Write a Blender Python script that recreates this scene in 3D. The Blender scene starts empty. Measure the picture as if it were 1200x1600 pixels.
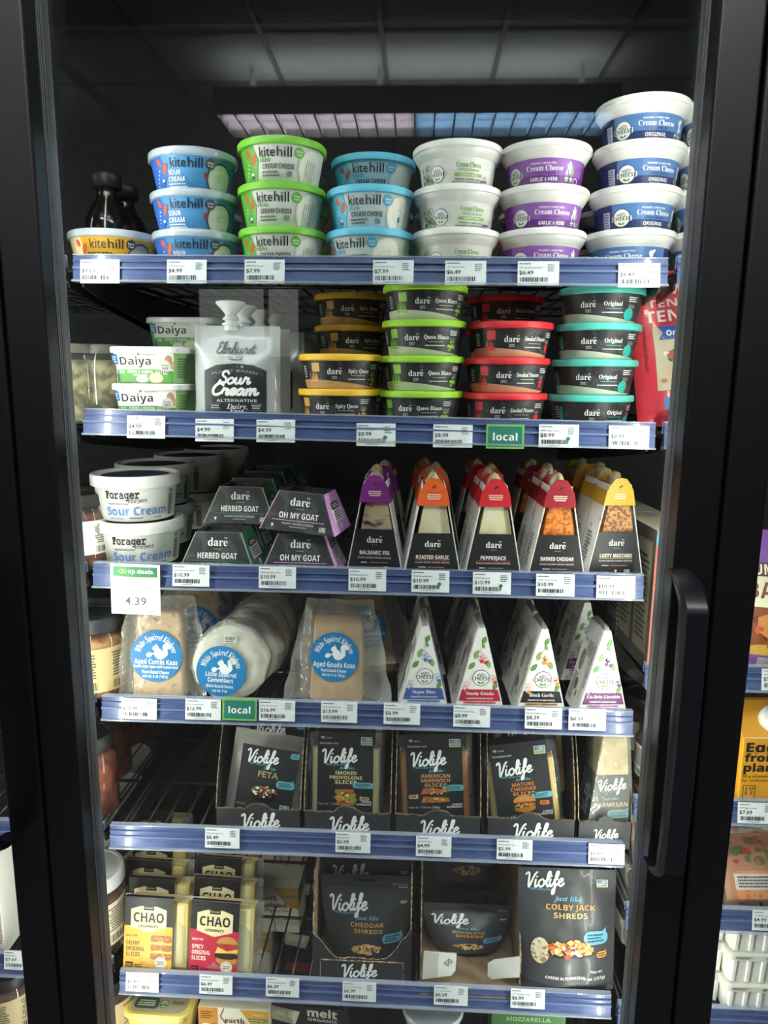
import bpy, bmesh, math, random
from math import sin, cos, pi, radians, sqrt, asin, atan2
from mathutils import Vector, Matrix, noise
random.seed(7)
SC = bpy.context.scene
COL = SC.collection
# ---------------------------------------------------------------- camera
CAM = Vector((0.067, -0.9066, 1.35)); YAW, PIT, ROL, FPX = -0.04527, -0.18237, 0.00983, 1130.0
_f = Vector((sin(YAW)*cos(PIT), cos(YAW)*cos(PIT), sin(PIT)))
_r = Vector((cos(YAW), -sin(YAW), 0)); _u = _r.cross(_f)
_R = _r*cos(ROL) + _u*sin(ROL); _U = _u*cos(ROL) - _r*sin(ROL)
cd = bpy.data.cameras.new('camera'); cam = bpy.data.objects.new('camera', cd); COL.objects.link(cam)
cam.matrix_world = Matrix(((_R.x, _U.x, -_f.x, CAM.x), (_R.y, _U.y, -_f.y, CAM.y), (_R.z, _U.z, -_f.z, CAM.z), (0, 0, 0, 1)))
cd.sensor_width = 36; cd.lens = FPX/1600*36; cd.clip_start = 0.02; cd.clip_end = 60
SC.camera = cam
# ---------------------------------------------------------------- world, exposure, light
w = bpy.data.worlds.new('world'); w.use_nodes = True; SC.world = w
w.node_tree.nodes['Background'].inputs[0].default_value = (0.5, 0.56, 0.66, 1)
w.node_tree.nodes['Background'].inputs[1].default_value = 0.02
vs = SC.view_settings; vs.view_transform = 'Standard'; vs.look = 'None'; vs.gamma = 1; vs.use_curve_mapping = False
vs.exposure = 0.0
SC.cycles.max_bounces = 8; SC.cycles.transparent_max_bounces = 32; SC.cycles.diffuse_bounces = 4; SC.cycles.glossy_bounces = 4
SC.cycles.caustics_reflective = False; SC.cycles.caustics_refractive = False
PITCH = 0.731                                   # distance between the door bays
LED_W, LED_COL = 6.3, (1.0, 0.955, 0.87)
def area(name, loc, direction, sx, sy, watts, col, up=(0, 0, 1)):
    l = bpy.data.lights.new(name, 'AREA'); l.shape = 'RECTANGLE'; l.size = sx; l.size_y = sy; l.energy = watts; l.color = col
    o = bpy.data.objects.new(name, l); COL.objects.link(o); o.location = loc
    z = -Vector(direction).normalized(); y = Vector(up); x = y.cross(z).normalized(); y = z.cross(x)
    o.rotation_euler = Matrix((x, y, z)).transposed().to_euler(); return o
for b in (-1, 0, 1):                            # LED strips on both sides of each mullion
    for s in (-1, 1):
        area('led_strip_light', (b*PITCH + s*0.362, -0.074, 1.12), (-s*0.95, 0.31, 0), 0.013, 1.75, LED_W*(1 if b == 0 else 0.75), LED_COL)
# the shop's lamps (fluorescent fixture seen in the glass, added unseen ones, ceiling fill) are in their builder: build_store()
# ---------------------------------------------------------------- helpers
def at(px, py, Y):
    d = _R*((px-600)/FPX) + _U*((800-py)/FPX) + _f
    return CAM + d*((Y-CAM.y)/d.y)
def lin(h):
    h = h.lstrip('#'); h = ''.join(x*2 for x in h) if len(h) == 3 else h; c = [int(h[i:i+2], 16)/255 for i in (0, 2, 4)]
    return tuple(x/12.92 if x <= .04045 else ((x+.055)/1.055)**2.4 for x in c)
MATS = {}
def M(key, rough=0.45, metal=0.0, coat=0.0, **k):
    """a hex colour, or a named material made beforehand"""
    if key in MATS: return MATS[key]
    m = bpy.data.materials.new('paint_'+key.lstrip('#')); m.use_nodes = True
    b = m.node_tree.nodes['Principled BSDF']
    b.inputs['Base Color'].default_value = (*lin(key), 1); b.inputs['Roughness'].default_value = rough
    b.inputs['Metallic'].default_value = metal; b.inputs['Coat Weight'].default_value = coat
    MATS[key] = m; return m
def named(name, hexcol, rough=0.45, metal=0.0, coat=0.0, noise_scale=None, hex2=None, bump=0.0, trans=0.0, sss=0.0, stretch=None, contrast=(0.4, 0.6)):
    m = bpy.data.materials.new(name); m.use_nodes = True; nt = m.node_tree; b = nt.nodes['Principled BSDF']
    b.inputs['Base Color'].default_value = (*lin(hexcol), 1); b.inputs['Roughness'].default_value = rough
    b.inputs['Metallic'].default_value = metal; b.inputs['Coat Weight'].default_value = coat
    b.inputs['Transmission Weight'].default_value = trans
    if noise_scale:
        tc = nt.nodes.new('ShaderNodeTexCoord'); n = nt.nodes.new('ShaderNodeTexNoise'); n.inputs['Scale'].default_value = noise_scale
        n.inputs['Detail'].default_value = 5
        if stretch:
            mp = nt.nodes.new('ShaderNodeMapping'); mp.inputs['Scale'].default_value = stretch
            nt.links.new(tc.outputs['Object'], mp.inputs[0]); nt.links.new(mp.outputs[0], n.inputs['Vector'])
        else: nt.links.new(tc.outputs['Object'], n.inputs['Vector'])
        if hex2:
            r = nt.nodes.new('ShaderNodeValToRGB'); e = r.color_ramp.elements
            e[0].position, e[1].position = contrast; e[0].color = (*lin(hexcol), 1); e[1].color = (*lin(hex2), 1)
            nt.links.new(n.outputs['Fac'], r.inputs[0]); nt.links.new(r.outputs[0], b.inputs['Base Color'])
        if bump:
            bp = nt.nodes.new('ShaderNodeBump'); bp.inputs['Strength'].default_value = bump; bp.inputs['Distance'].default_value = 0.004
            nt.links.new(n.outputs['Fac'], bp.inputs['Height']); nt.links.new(bp.outputs[0], b.inputs['Normal'])
    MATS[name] = m; return m
def sheer(name, hexcol, body=0.1, rough=0.1, ior=1.45, bump=0.0, scale=60, tint='#ffffff', bodyrough=0.4):
    """clear film: see-through, a little body colour, Fresnel gloss"""
    m = bpy.data.materials.new(name); m.use_nodes = True; nt = m.node_tree; nt.nodes.remove(nt.nodes['Principled BSDF'])
    out = nt.nodes['Material Output']; N = nt.nodes.new
    t = N('ShaderNodeBsdfTransparent'); t.inputs[0].default_value = (*lin(tint), 1)
    p = N('ShaderNodeBsdfPrincipled'); p.inputs['Base Color'].default_value = (*lin(hexcol), 1); p.inputs['Roughness'].default_value = bodyrough
    g = N('ShaderNodeBsdfGlossy'); g.inputs['Roughness'].default_value = rough
    f = N('ShaderNodeFresnel'); ge = N('ShaderNodeNewGeometry'); io = N('ShaderNodeMix')
    io.inputs[2].default_value = ior; io.inputs[3].default_value = 1/ior      # the same gloss from both sides
    nt.links.new(ge.outputs['Backfacing'], io.inputs[0]); nt.links.new(io.outputs[0], f.inputs['IOR'])
    a = N('ShaderNodeMixShader'); a.inputs[0].default_value = body; c = N('ShaderNodeMixShader')
    L = nt.links.new
    L(t.outputs[0], a.inputs[1]); L(p.outputs[0], a.inputs[2]); L(f.outputs[0], c.inputs[0]); L(a.outputs[0], c.inputs[1]); L(g.outputs[0], c.inputs[2]); L(c.outputs[0], out.inputs[0])
    if bump:
        tc = N('ShaderNodeTexCoord'); n = N('ShaderNodeTexNoise'); n.inputs['Scale'].default_value = scale; n.inputs['Detail'].default_value = 3
        bp = N('ShaderNodeBump'); bp.inputs['Strength'].default_value = bump; bp.inputs['Distance'].default_value = 0.006
        L(tc.outputs['Object'], n.inputs['Vector']); L(n.outputs['Fac'], bp.inputs['Height'])
        for q in (g, p): L(bp.outputs[0], q.inputs['Normal'])
        L(bp.outputs[0], f.inputs['Normal'])
    MATS[name] = m; return m
def lamp_mat(name, col, strength):
    m = bpy.data.materials.new(name); m.use_nodes = True; b = m.node_tree.nodes['Principled BSDF']
    b.inputs['Base Color'].default_value = (0.8, 0.8, 0.8, 1); b.inputs['Emission Color'].default_value = (*col, 1); b.inputs['Emission Strength'].default_value = strength
    MATS[name] = m; return m
# ---- geometry collector
class Geo:
    def __init__(s): s.v = []; s.f = []; s.m = []; s.sm = []; s.mats = []
    def mi(s, mat):
        if mat not in s.mats: s.mats.append(mat)
        return s.mats.index(mat)
    def add(s, vf, mat, smooth=False, T=None):
        v, f = vf; o = len(s.v); i = s.mi(mat)
        s.v += [tuple(T @ Vector(p)) if T else tuple(p) for p in v]
        s.f += [tuple(o+k for k in q) for q in f]; s.m += [i]*len(f); s.sm += [smooth]*len(f); return s
    def obj(s, name, parent=None, label=None):
        me = bpy.data.meshes.new(name); me.from_pydata(s.v, [], s.f)
        for k in s.mats: me.materials.append(M(k))
        me.polygons.foreach_set('material_index', s.m); me.polygons.foreach_set('use_smooth', s.sm); me.update()
        o = bpy.data.objects.new(name, me); COL.objects.link(o)
        if parent: o.parent = parent
        if label: o['label'] = label
        return o
def box(x0, x1, y0, y1, z0, z1):
    v = [(x, y, z) for z in (z0, z1) for y in (y0, y1) for x in (x0, x1)]
    return v, [(0, 2, 3, 1), (4, 5, 7, 6), (0, 1, 5, 4), (2, 6, 7, 3), (0, 4, 6, 2), (1, 3, 7, 5)]
def loft(rings, capb=True, capt=True):
    n = len(rings[0]); v = [p for r in rings for p in r]; f = []
    for k in range(len(rings)-1):
        for i in range(n):
            j = (i+1) % n; f.append((k*n+i, k*n+j, (k+1)*n+j, (k+1)*n+i))
    if capb: f.append(tuple(range(n-1, -1, -1)))
    if capt: f.append(tuple((len(rings)-1)*n+i for i in range(n)))
    return v, f
def circ(r, z, n=48, cx=0, cy=0): return [(cx+r*cos(2*pi*i/n), cy+r*sin(2*pi*i/n), z) for i in range(n)]
def lathe(prof, n=48, capb=True, capt=True): return loft([circ(r, z, n) for r, z in prof], capb, capt)
def rr(wd, dp, r, z, n=5, cx=0, cy=0):
    o = []
    for sx, sy, a in ((1, -1, -pi/2), (1, 1, 0), (-1, 1, pi/2), (-1, -1, pi)):
        for i in range(n):
            t = a + i/(n-1)*pi/2; o.append((cx+sx*(wd/2-r)+r*cos(t), cy+sy*(dp/2-r)+r*sin(t), z))
    return o
def rbox(wd, dp, h, r=.003, b=.0012, z0=0, taper=1.0):
    """upright box with rounded edges; taper scales the top"""
    R = []
    for z, e in ((0, b), (b, 0), (h-b, 0), (h, b)):
        k = 1+(taper-1)*z/h; R.append(rr(wd*k-2*e, dp*k-2*e, max(r, .0004), z0+z))
    return loft(R)
def prism(poly, y0, y1):
    """outline in (x,z) given anticlockwise seen from the front, pushed from y0 (front) to y1"""
    n = len(poly); v = [(x, y0, z) for x, z in poly]+[(x, y1, z) for x, z in poly]
    f = [tuple(range(n)), tuple(range(2*n-1, n-1, -1))]
    for i in range(n):
        j = (i+1) % n; f.append((j, i, n+i, n+j))
    return v, f
def tube(pts, r, n=6):
    P = [Vector(p) for p in pts]; rings = []
    for i, p in enumerate(P):
        d = (P[min(i+1, len(P)-1)]-P[max(i-1, 0)]).normalized()
        a = d.cross(Vector((0, 0, 1)) if abs(d.z) < .9 else Vector((1, 0, 0))).normalized(); b = d.cross(a)
        rings.append([tuple(p+a*r*cos(2*pi*k/n)+b*r*sin(2*pi*k/n)) for k in range(n)])
    return loft(rings)
def grid(fn, nu, nv):
    v = [fn(i/nu, j/nv) for j in range(nv+1) for i in range(nu+1)]
    f = [(j*(nu+1)+i, j*(nu+1)+i+1, (j+1)*(nu+1)+i+1, (j+1)*(nu+1)+i) for j in range(nv) for i in range(nu)]
    return v, f
# ---- flat artwork in millimetres, later laid on a surface
_MB = {'S': (0x1D400, 0x1D7CE), 'c': (0x1D4D0, 0), 'i': (0x1D468, 0x1D7CE), 't': (0x1D5D4, 0x1D7EC), 'u': (0x1D63C, 0x1D7EC), 'm': (0x1D670, 0x1D7F6)}
def conv(s, k):
    if k == ' ': return s
    b, d = _MB[k]; o = ''
    for c in s:
        if c.isascii() and c.isalpha(): o += chr(b+ord(c)-(65 if c < 'a' else 71))
        elif c.isdigit() and d: o += chr(d+ord(c)-48)
        else: o += c
    return o
_TC = {}
_tcu = bpy.data.curves.new('t', 'FONT'); _tob = bpy.data.objects.new('t', _tcu); COL.objects.link(_tob)
def glyphs(s, k, bold):
    key = (s, k, bold)
    if key not in _TC:
        _tcu.body = conv(s, k); _tcu.size = 1; _tcu.resolution_u = 2; _tcu.offset = bold
        _tcu.space_character = 0.86 if k == 'c' else 1
        dg = bpy.context.evaluated_depsgraph_get(); dg.update(); e = _tob.evaluated_get(dg); me = e.to_mesh()
        _TC[key] = ([(v.co.x, v.co.y) for v in me.vertices], [tuple(p.vertices) for p in me.polygons]); e.to_mesh_clear()
    return _TC[key]
_CAP = {}
def cap(k):
    if k not in _CAP: ys = [p[1] for p in glyphs('H', k if k != 'c' else ' ', 0)[0]]; _CAP[k] = max(ys)-min(ys)
    return _CAP[k]
STROKES = {'V': (1.35, [[(-.1, 1.85), (.12, 2.12), (.36, 1.9), (.42, .9), (.52, .02), (.85, .8), (1.1, 1.7), (1.4, 2.1)]]), 'i': (.5, [[(.05, .95), (.0, .3), (.15, 0), (.45, .28)], [(.1, 1.42), (.12, 1.44)]]),
 'o': (1.0, [[(.5, 1), (.12, .8), (.02, .35), (.3, 0), (.68, .2), (.78, .65), (.5, 1), (.75, .74), (1.05, .72)]]), 'l': (.55, [[(0, .4), (.4, 1.3), (.45, 2.0), (.22, 2.05), (.12, 1.4), (.1, .4), (.28, 0), (.55, .28)]]),
 'f': (.68, [[(0, .4), (.42, 1.2), (.52, 2.0), (.28, 2.05), (.2, 1.4), (.22, .2), (.2, -.7), (-.02, -.95), (-.06, -.6), (.3, 0), (.68, .32)], [(.05, .82), (.5, .95)]]), 'e': (.78, [[(0, .4), (.42, .55), (.6, .84), (.36, 1.02), (.1, .72), (.1, .25), (.38, 0), (.8, .3)]]),
 'u': (1.05, [[(0, .95), (0, .3), (.2, .0), (.5, .25), (.64, .95), (.63, .25), (.82, 0), (1.05, .3)]]), 'r': (.88, [[(0, .3), (.18, 1.08), (.3, .86), (.62, .9), (.56, .3), (.68, 0), (.92, .28)]]),
 'a': (1.05, [[(.66, .85), (.38, 1), (.06, .6), (.12, .08), (.4, .05), (.62, .5), (.7, .95), (.68, .25), (.84, 0), (1.05, .3)]]), 'm': (1.3, [[(0, .9), (.05, 0)], [(.05, .5), (.3, .98), (.46, .8), (.46, 0)], [(.46, .5), (.72, .98), (.88, .8), (.88, .2), (1.05, 0), (1.3, .3)]]),
 'h': (.95, [[(0, .4), (.36, 1.4), (.38, 2), (.2, 2.05), (.1, 1.5), (.08, 0)], [(.08, .5), (.38, .98), (.55, .8), (.55, .2), (.72, 0), (.95, .3)]]), 's': (.7, [[(0, .2), (.38, 1.0), (.36, .75), (.54, .3), (.3, 0), (.08, .15)], [(.5, .15), (.7, .3)]]),
 't': (.55, [[(.12, 1.7), (.08, .3), (.28, 0), (.55, .28)], [(-.15, 1.15), (.45, 1.22)]]), 'S': (1.1, [[(1.0, 1.7), (.72, 2.1), (.25, 1.9), (.32, 1.35), (.8, .9), (.85, .3), (.45, -.02), (.02, .2), (.12, .55)]]),
 'C': (1.1, [[(1.02, 1.6), (.9, 2.05), (.4, 1.8), (.06, 1), (.2, .22), (.6, 0), (1.1, .35)]]), 'E': (1.05, [[(.9, 1.75), (.62, 2.1), (.22, 1.8), (.35, 1.3), (.7, 1.15)], [(.45, 1.22), (.06, .7), (.2, .1), (.6, 0), (1.05, .4)]])}
class Art:
    def __init__(s): s.it = []
    def poly(s, pts, mat, L=1, tris=None): s.it.append((list(pts), tris or [tuple(range(len(pts)))], mat, L)); return s
    def rect(s, x0, y0, x1, y1, mat, L=1): return s.poly([(x0, y0), (x1, y0), (x1, y1), (x0, y1)], mat, L)
    def ell(s, cx, cy, rx, ry, mat, L=1, n=24, rot=0):
        c, q = cos(rot), sin(rot)
        return s.poly([(cx+rx*cos(2*pi*i/n)*c-ry*sin(2*pi*i/n)*q, cy+rx*cos(2*pi*i/n)*q+ry*sin(2*pi*i/n)*c) for i in range(n)], mat, L)
    def ring(s, cx, cy, r, t, mat, L=1, n=28):
        P = [(cx+a*cos(2*pi*i/n), cy+a*sin(2*pi*i/n)) for a in (r-t, r) for i in range(n)]
        return s.poly(P, mat, L, [(n+i, n+(i+1) % n, (i+1) % n, i) for i in range(n)])
    def rrect(s, x0, y0, x1, y1, r, mat, L=1):
        return s.poly([((x0+x1)/2+p[0], (y0+y1)/2+p[1]) for p in rr(x1-x0, y1-y0, r, 0)], mat, L)
    def leaf(s, cx, cy, l, wd, rot, mat, L=1):
        c, q = cos(rot), sin(rot); P = []
        for i in range(9): t = i/8; P.append(((t-.5)*l, wd/2*sin(pi*t)**.8))
        for i in range(1, 8): t = 1-i/8; P.append(((t-.5)*l, -wd/2*sin(pi*t)**.8))
        return s.poly([(cx+x*c-y*q, cy+x*q+y*c) for x, y in P][::-1], mat, L)
    def line(s, x0, y0, x1, y1, t, mat, L=1):
        d = sqrt((x1-x0)**2+(y1-y0)**2) or 1; nx, ny = -(y1-y0)/d*t/2, (x1-x0)/d*t/2
        return s.poly([(x0-nx, y0-ny), (x1-nx, y1-ny), (x1+nx, y1+ny), (x0+nx, y0+ny)], mat, L)
    def curve(s, pts, t, mat, L=1):
        for a, b in zip(pts, pts[1:]): s.line(*a, *b, t, mat, L)
        return s
    def t(s, txt, cx, cy, h, mat, L=3, f='t', wd=None, al=.5, rot=0, arc=None, bold=0.0):
        P, F = glyphs(txt, f, bold)
        if not P: return s
        k = h/cap(f); x0 = min(p[0] for p in P); x1 = max(p[0] for p in P); kx = wd/(x1-x0) if wd else k
        Q = [((x-x0-(x1-x0)*al)*kx, y*k-h/2) for x, y in P]
        if arc: Q = [((arc+y)*sin(x/arc), (arc+y)*cos(x/arc)-arc) for x, y in Q]
        c, q = cos(rot), sin(rot)
        s.it.append(([(cx+x*c-y*q, cy+x*q+y*c) for x, y in Q], F, mat, L)); return s
    def script(s, txt, cx, cy, wd, mat, L=3, weight=.2, xh=None, rot=0, slant=.22):
        x = 0; S = []
        for ch in txt:
            if ch == ' ': x += .5; continue
            w_, st = STROKES[ch]
            for P in st: S.append([(x+px+slant*py, py) for px, py in P])
            x += w_
        lo = min(p[0] for P in S for p in P); hi = max(p[0] for P in S for p in P); k = wd/(hi-lo); ky = xh or k; c, q = cos(rot), sin(rot)
        for P in S:
            Q = [P[0]]+P+[P[-1]]; pts = []
            for i in range(1, len(Q)-2):
                a, b, d, e = Q[i-1:i+3]
                for j in range(5):
                    t = j/5; pts.append(tuple(.5*((2*b[m])+(-a[m]+d[m])*t+(2*a[m]-5*b[m]+4*d[m]-e[m])*t*t+(-a[m]+3*b[m]-3*d[m]+e[m])*t**3) for m in (0, 1)))
            pts.append(P[-1]); pts = [((px-(lo+hi)/2)*k, (py-.95)*ky) for px, py in pts]; pts = [(cx+px*c-py*q, cy+px*q+py*c) for px, py in pts]
            h = weight*k/2
            n = len(pts); LR = []
            for i in range(n):
                a, b = pts[max(i-1, 0)], pts[min(i+1, n-1)]; d = sqrt((b[0]-a[0])**2+(b[1]-a[1])**2) or 1; nx, ny = -(b[1]-a[1])/d*h, (b[0]-a[0])/d*h
                LR.append(((pts[i][0]-nx, pts[i][1]-ny), (pts[i][0]+nx, pts[i][1]+ny)))
            for i in range(n-1): s.poly([LR[i][0], LR[i+1][0], LR[i+1][1], LR[i][1]], mat, L+.02*i)
            s.ell(*pts[0], h, h, mat, L-.1, 10).ell(*pts[-1], h, h, mat, L+.02*n, 10); L += .1
        return s
    def mic(s, x0, y0, wd, h, n, mat, L=3, al=0):
        for i in range(n):
            y = y0+h-(i+.5)*h/n; tot = wd*random.uniform(.75, 1); x = x0+(wd-tot)*al; e = x+tot
            while x < e-.3:
                l = min(random.uniform(.8, 3.2), e-x); s.rect(x, y-h/n*.28, x+l, y+h/n*.28, mat, L); x += l+.45
        return s
    def bar(s, x0, y0, wd, h, mat='#15151a', L=3):
        x = x0
        while x < x0+wd:
            b = random.choice((.3, .3, .55, .9))*wd/24; s.rect(x, y0, min(x+b, x0+wd), y0+h, mat, L); x += b+random.choice((.3, .45, .8))*wd/24
        return s
    def pile(s, cx, cy, wd, h, cols, n=26, L=2, sz=.2, top=True):
        for i in range(n):
            a = random.uniform(0, 2*pi); r = sqrt(random.random()); x = cx+wd/2*r*cos(a); y = cy+h/2*r*sin(a); q = random.uniform(.6, 1.2)*sz*min(wd, h); m = random.choice((3, 4, 5, 6)); o = random.uniform(0, 6)
            s.poly([(x+q*cos(o+2*pi*j/m), y+q*.75*sin(o+2*pi*j/m)) for j in range(m)], random.choice(cols), L+i*.06)
        return s
    # small marks that come back on many packs
    def badge(s, x, y, k=1.0, L=3):
        s.rect(x-4.2*k, y-3*k, x+4.2*k, y+3*k, '#e9eef2', L); s.rect(x-3.8*k, y-.4*k, x+3.8*k, y+2.6*k, '#5b86a8', L+.5); s.rect(x-3.8*k, y-2.6*k, x+3.8*k, y-.8*k, '#8fae5a', L+.5)
        s.leaf(x-1.6*k, y+1*k, 3*k, 1.4*k, .6, '#d98a3a', L+.8); s.mic(x-.2*k, y, 3.6*k, 2.2*k, 2, '#e9eef2', L+.8); return s
    def bubble(s, x, y, wd, h, mat, tail=1, L=2, n=3, ink='#12333c'):
        s.rrect(x-wd/2, y-h/2, x+wd/2, y+h/2, h*.45, mat, L); s.poly([(x-tail*wd*.42, y+h*.75), (x-tail*wd*.40, y+h*.2), (x-tail*wd*.2, y+h*.4)][::(-1 if tail < 0 else 1)], mat, L)
        s.mic(x-wd*.36, y-h*.34, wd*.72, h*.68, n, ink, L+.6); return s
    def usda(s, x, y, r, L=3): return s.ell(x, y, r, r, '#f2f2ea', L).ring(x, y, r, r*.16, '#3d5a3a', L+.3).rect(x-r*.75, y-r*.5, x+r*.75, y-r*.05, '#4c7a46', L+.3).t('USDA', x, y+r*.3, r*.5, '#4c6a4a', L+.4, wd=r*1.2)
    def emit(s, geo, fn, du=None, dv=None, T=None):
        """lay the artwork on a surface fn(u,v,L) (metres), cut every du/dv so that it follows a curve"""
        by = {}
        for P, F, m, L in s.it: by.setdefault(m, []).append((P, F, L))
        for m, items in by.items():
            bm = bmesh.new(); lay = bm.verts.layers.float.new('L')
            for P, F, L in items:
                vs_ = []
                for x, y in P:
                    v = bm.verts.new((x*.001, y*.001, 0)); v[lay] = L; vs_.append(v)
                for q in F:
                    try: bm.faces.new([vs_[i] for i in q])
                    except ValueError: pass
            for ax, d in ((0, du), (1, dv)):
                if not d: continue
                lo = min(v.co[ax] for v in bm.verts); hi = max(v.co[ax] for v in bm.verts); k = math.ceil(lo/d)
                while k*d < hi:
                    co = [0, 0, 0]; no = [0, 0, 0]; co[ax] = k*d; no[ax] = 1
                    bmesh.ops.bisect_plane(bm, geom=bm.verts[:]+bm.edges[:]+bm.faces[:], dist=1e-7, plane_co=co, plane_no=no); k += 1
            bm.verts.index_update()
            geo.add(([fn(v.co.x, v.co.y, v[lay]) for v in bm.verts], [tuple(v.index for v in f.verts) for f in bm.faces]), m, False, T)
            bm.free()
        return geo
EPS = 0.00013
def flat(o=(0, 0, 0), U=(1, 0, 0), V=(0, 0, 1)):
    o, U, V = Vector(o), Vector(U).normalized(), Vector(V).normalized(); N = U.cross(V)
    return lambda u, v, L: tuple(o+U*u+V*v+N*(L*EPS+.00015))
def cone(r0, r1, h, z0=0):
    rm = (r0+r1)/2
    def fn(u, v, L):
        r = r0+(r1-r0)*v/h+L*EPS+.0003; a = -pi/2+u/rm; return (r*cos(a), r*sin(a), z0+v)
    return fn
def wrap(wd, dp, r, s0, s1, h, z0=0):
    """round a rounded rectangle, u = 0 in the middle of the front"""
    ring = rr(wd, dp, r, 0, 7)
    P = [(0, -dp/2)]+[(p[0], p[1]) for p in ring]; P.append((0, -dp/2))
    cum = [0]
    for a, b in zip(P, P[1:]): cum.append(cum[-1]+sqrt((a[0]-b[0])**2+(a[1]-b[1])**2))
    def fn(u, v, L):
        q = u % cum[-1]
        for i in range(len(P)-1):
            if q <= cum[i+1]: break
        t = (q-cum[i])/max(cum[i+1]-cum[i], 1e-9); a, b = P[i], P[i+1]
        x, y = a[0]+(b[0]-a[0])*t, a[1]+(b[1]-a[1])*t; d = Vector((b[1]-a[1], -(b[0]-a[0]))); d = d.normalized() if d.length > 1e-9 else Vector((0, -1))
        sc = s0+(s1-s0)*v/h; e = L*EPS+.0004
        return (x*sc+d.x*e, y*sc+d.y*e, z0+v)
    return fn
# ---- things
LABELS = set()
def thing(name, label, cat, group=None):
    o = bpy.data.objects.new(name, None); COL.objects.link(o); o.empty_display_size = .02
    return tag(o, label, cat, group)
def tag(o, label, cat, group=None):
    o['label'] = label; o['category'] = cat
    if group: o['group'] = group
    return o
def dup(o, parent=None):
    c = o.copy(); COL.objects.link(c)
    if parent: c.parent = parent
    for ch in o.children: dup(ch, c)
    return c
class Kind:
    """builds its thing on first use and copies it (with its parts) afterwards"""
    def __init__(s, build, *a): s.b, s.a, s.o = build, a, None
    def put(s, loc, label, group=None, rz=0, rx=0, ry=0, sc=None):
        if s.o is None: o = s.o = s.b(*s.a)
        else: o = dup(s.o)
        if 'group' in o: del o['group']
        o['label'] = label
        if group: o['group'] = group
        o.location = loc; o.rotation_euler = (rx, ry, rz)
        if sc: o.scale = sc
        return o
def struct(o): o['kind'] = 'structure'; return o
# shelves: rail ends found in the photograph's perspective (x is the same for all, each hangs a little uneven)
RAIL = [(1.4636, 1.4608), (1.2761, 1.2670), (1.0740, 1.0733), (.8852, .8856), (.6897, .6918), (.4501, .4485), (.312, .312)]
PY = [340, 570, 820, 1030, 1220, 1460, 1590]
def railz(s, x): a, b = RAIL[s]; return a+(b-a)*(x+.36)/.72
def deck(s, x): return railz(s, x)+.0195
def X(px, s, Y, py=None): return at(px, py or PY[s], Y).x
def on(s, px, Y, dz=0, py=None): x = X(px, s, Y, py); return Vector((x, Y, deck(s, x)+.0003+dz))
# ---------------------------------------------------------------- materials with a texture of their own
named('liner', '#141519', .55, noise_scale=30, bump=.02)
named('frame_black', '#050608', .38, noise_scale=400, bump=.02)
named('handle_black', '#0c0e13', .34)
named('steel_grey', '#7b7d81', .45, metal=.4, noise_scale=8, hex2='#8d8f93', stretch=(60, 60, .6))
named('rubber', '#17181a', .6)
named('wire_black', '#131316', .4, coat=.2)
named('rail_blue', '#475683', .3, coat=.4, noise_scale=25, hex2='#546492', stretch=(1, 1, 8))
sheer('rail_clear', '#c8d2ea', body=.34, rough=.08)
sheer('rail_cover', '#c8d2ea', body=.1, rough=.06, ior=1.4)
sheer('door_glass', '#ffffff', body=0.0, rough=0.0, ior=1.5, tint='#f4f7f6')
sheer('film', '#e2e0d8', body=.22, rough=.12, bump=.55, scale=45, ior=1.4)
sheer('film_milky', '#dedcd4', body=.42, rough=.2, bump=.5, scale=40, ior=1.4)
sheer('clear_plastic', '#e6e8ea', body=.07, rough=.07, ior=1.45)
sheer('jar_glass', '#f4f6f4', body=.03, rough=.03, ior=1.5)
sheer('lid_frost', '#cdd8e6', body=.7, rough=.2)
named('kraft', '#9b8367', .8, noise_scale=60, hex2='#8a7257', bump=.05)
named('torn_kraft', '#b49d7e', .9, noise_scale=200, hex2='#5a4c3c', bump=.3)
named('card_black', '#2c2d30', .5, noise_scale=150, hex2='#313236')
named('white_tub', '#eceae6', .35, coat=.2)
named('cheese_yellow', '#e3c98a', .45, noise_scale=60, hex2='#d9bb74')
named('cheese_tan', '#d3ab74', .4, noise_scale=25, hex2='#bd9159', bump=.1)
named('cheese_cumin', '#d6b07a', .4, noise_scale=140, hex2='#8c6d3e', contrast=(.55, .75), bump=.15)
named('cheese_cream', '#e8dfbe', .45, noise_scale=30, hex2='#d8cba0', bump=.15)
named('cheese_parm', '#e2cf9c', .5, noise_scale=45, hex2='#cdb67e', bump=.25)
named('cheese_spice', '#d9852e', .5, noise_scale=220, hex2='#a9471d', bump=.3, contrast=(.45, .6))
named('cheese_mustard', '#c99a5c', .5, noise_scale=260, hex2='#8a4a34', bump=.4, contrast=(.46, .56))
named('cheese_fig', '#c3a98a', .5, noise_scale=45, hex2='#40302b', contrast=(.5, .62), stretch=(1, 1, 2.2))
named('rind_white', '#e6e2d6', .6, noise_scale=60, hex2='#d2ccba', bump=.25)
named('wrap_tuft', '#d8c6a2', .3, coat=.6, noise_scale=70, hex2='#6b5638', bump=.7, contrast=(.4, .62))
named('marbled', '#ebe9e6', .5, noise_scale=120, hex2='#4a4a4e', contrast=(.62, .66), stretch=(1, 1, .6))
named('kraut', '#8d8660', .6, noise_scale=70, hex2='#4a4930', bump=.5)
named('kimchi', '#9c4a28', .5, noise_scale=50, hex2='#5b2413', bump=.4)
named('salsa', '#6a3320', .5, noise_scale=80, hex2='#4a2216', bump=.3)
named('relish', '#c79a5a', .5, noise_scale=60, hex2='#8a4a24', bump=.3)
named('bag_black', '#434447', .42, coat=.1, noise_scale=18, bump=.12)
named('bag_red', '#c23240', .35, coat=.4, noise_scale=15, bump=.25)
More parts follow.
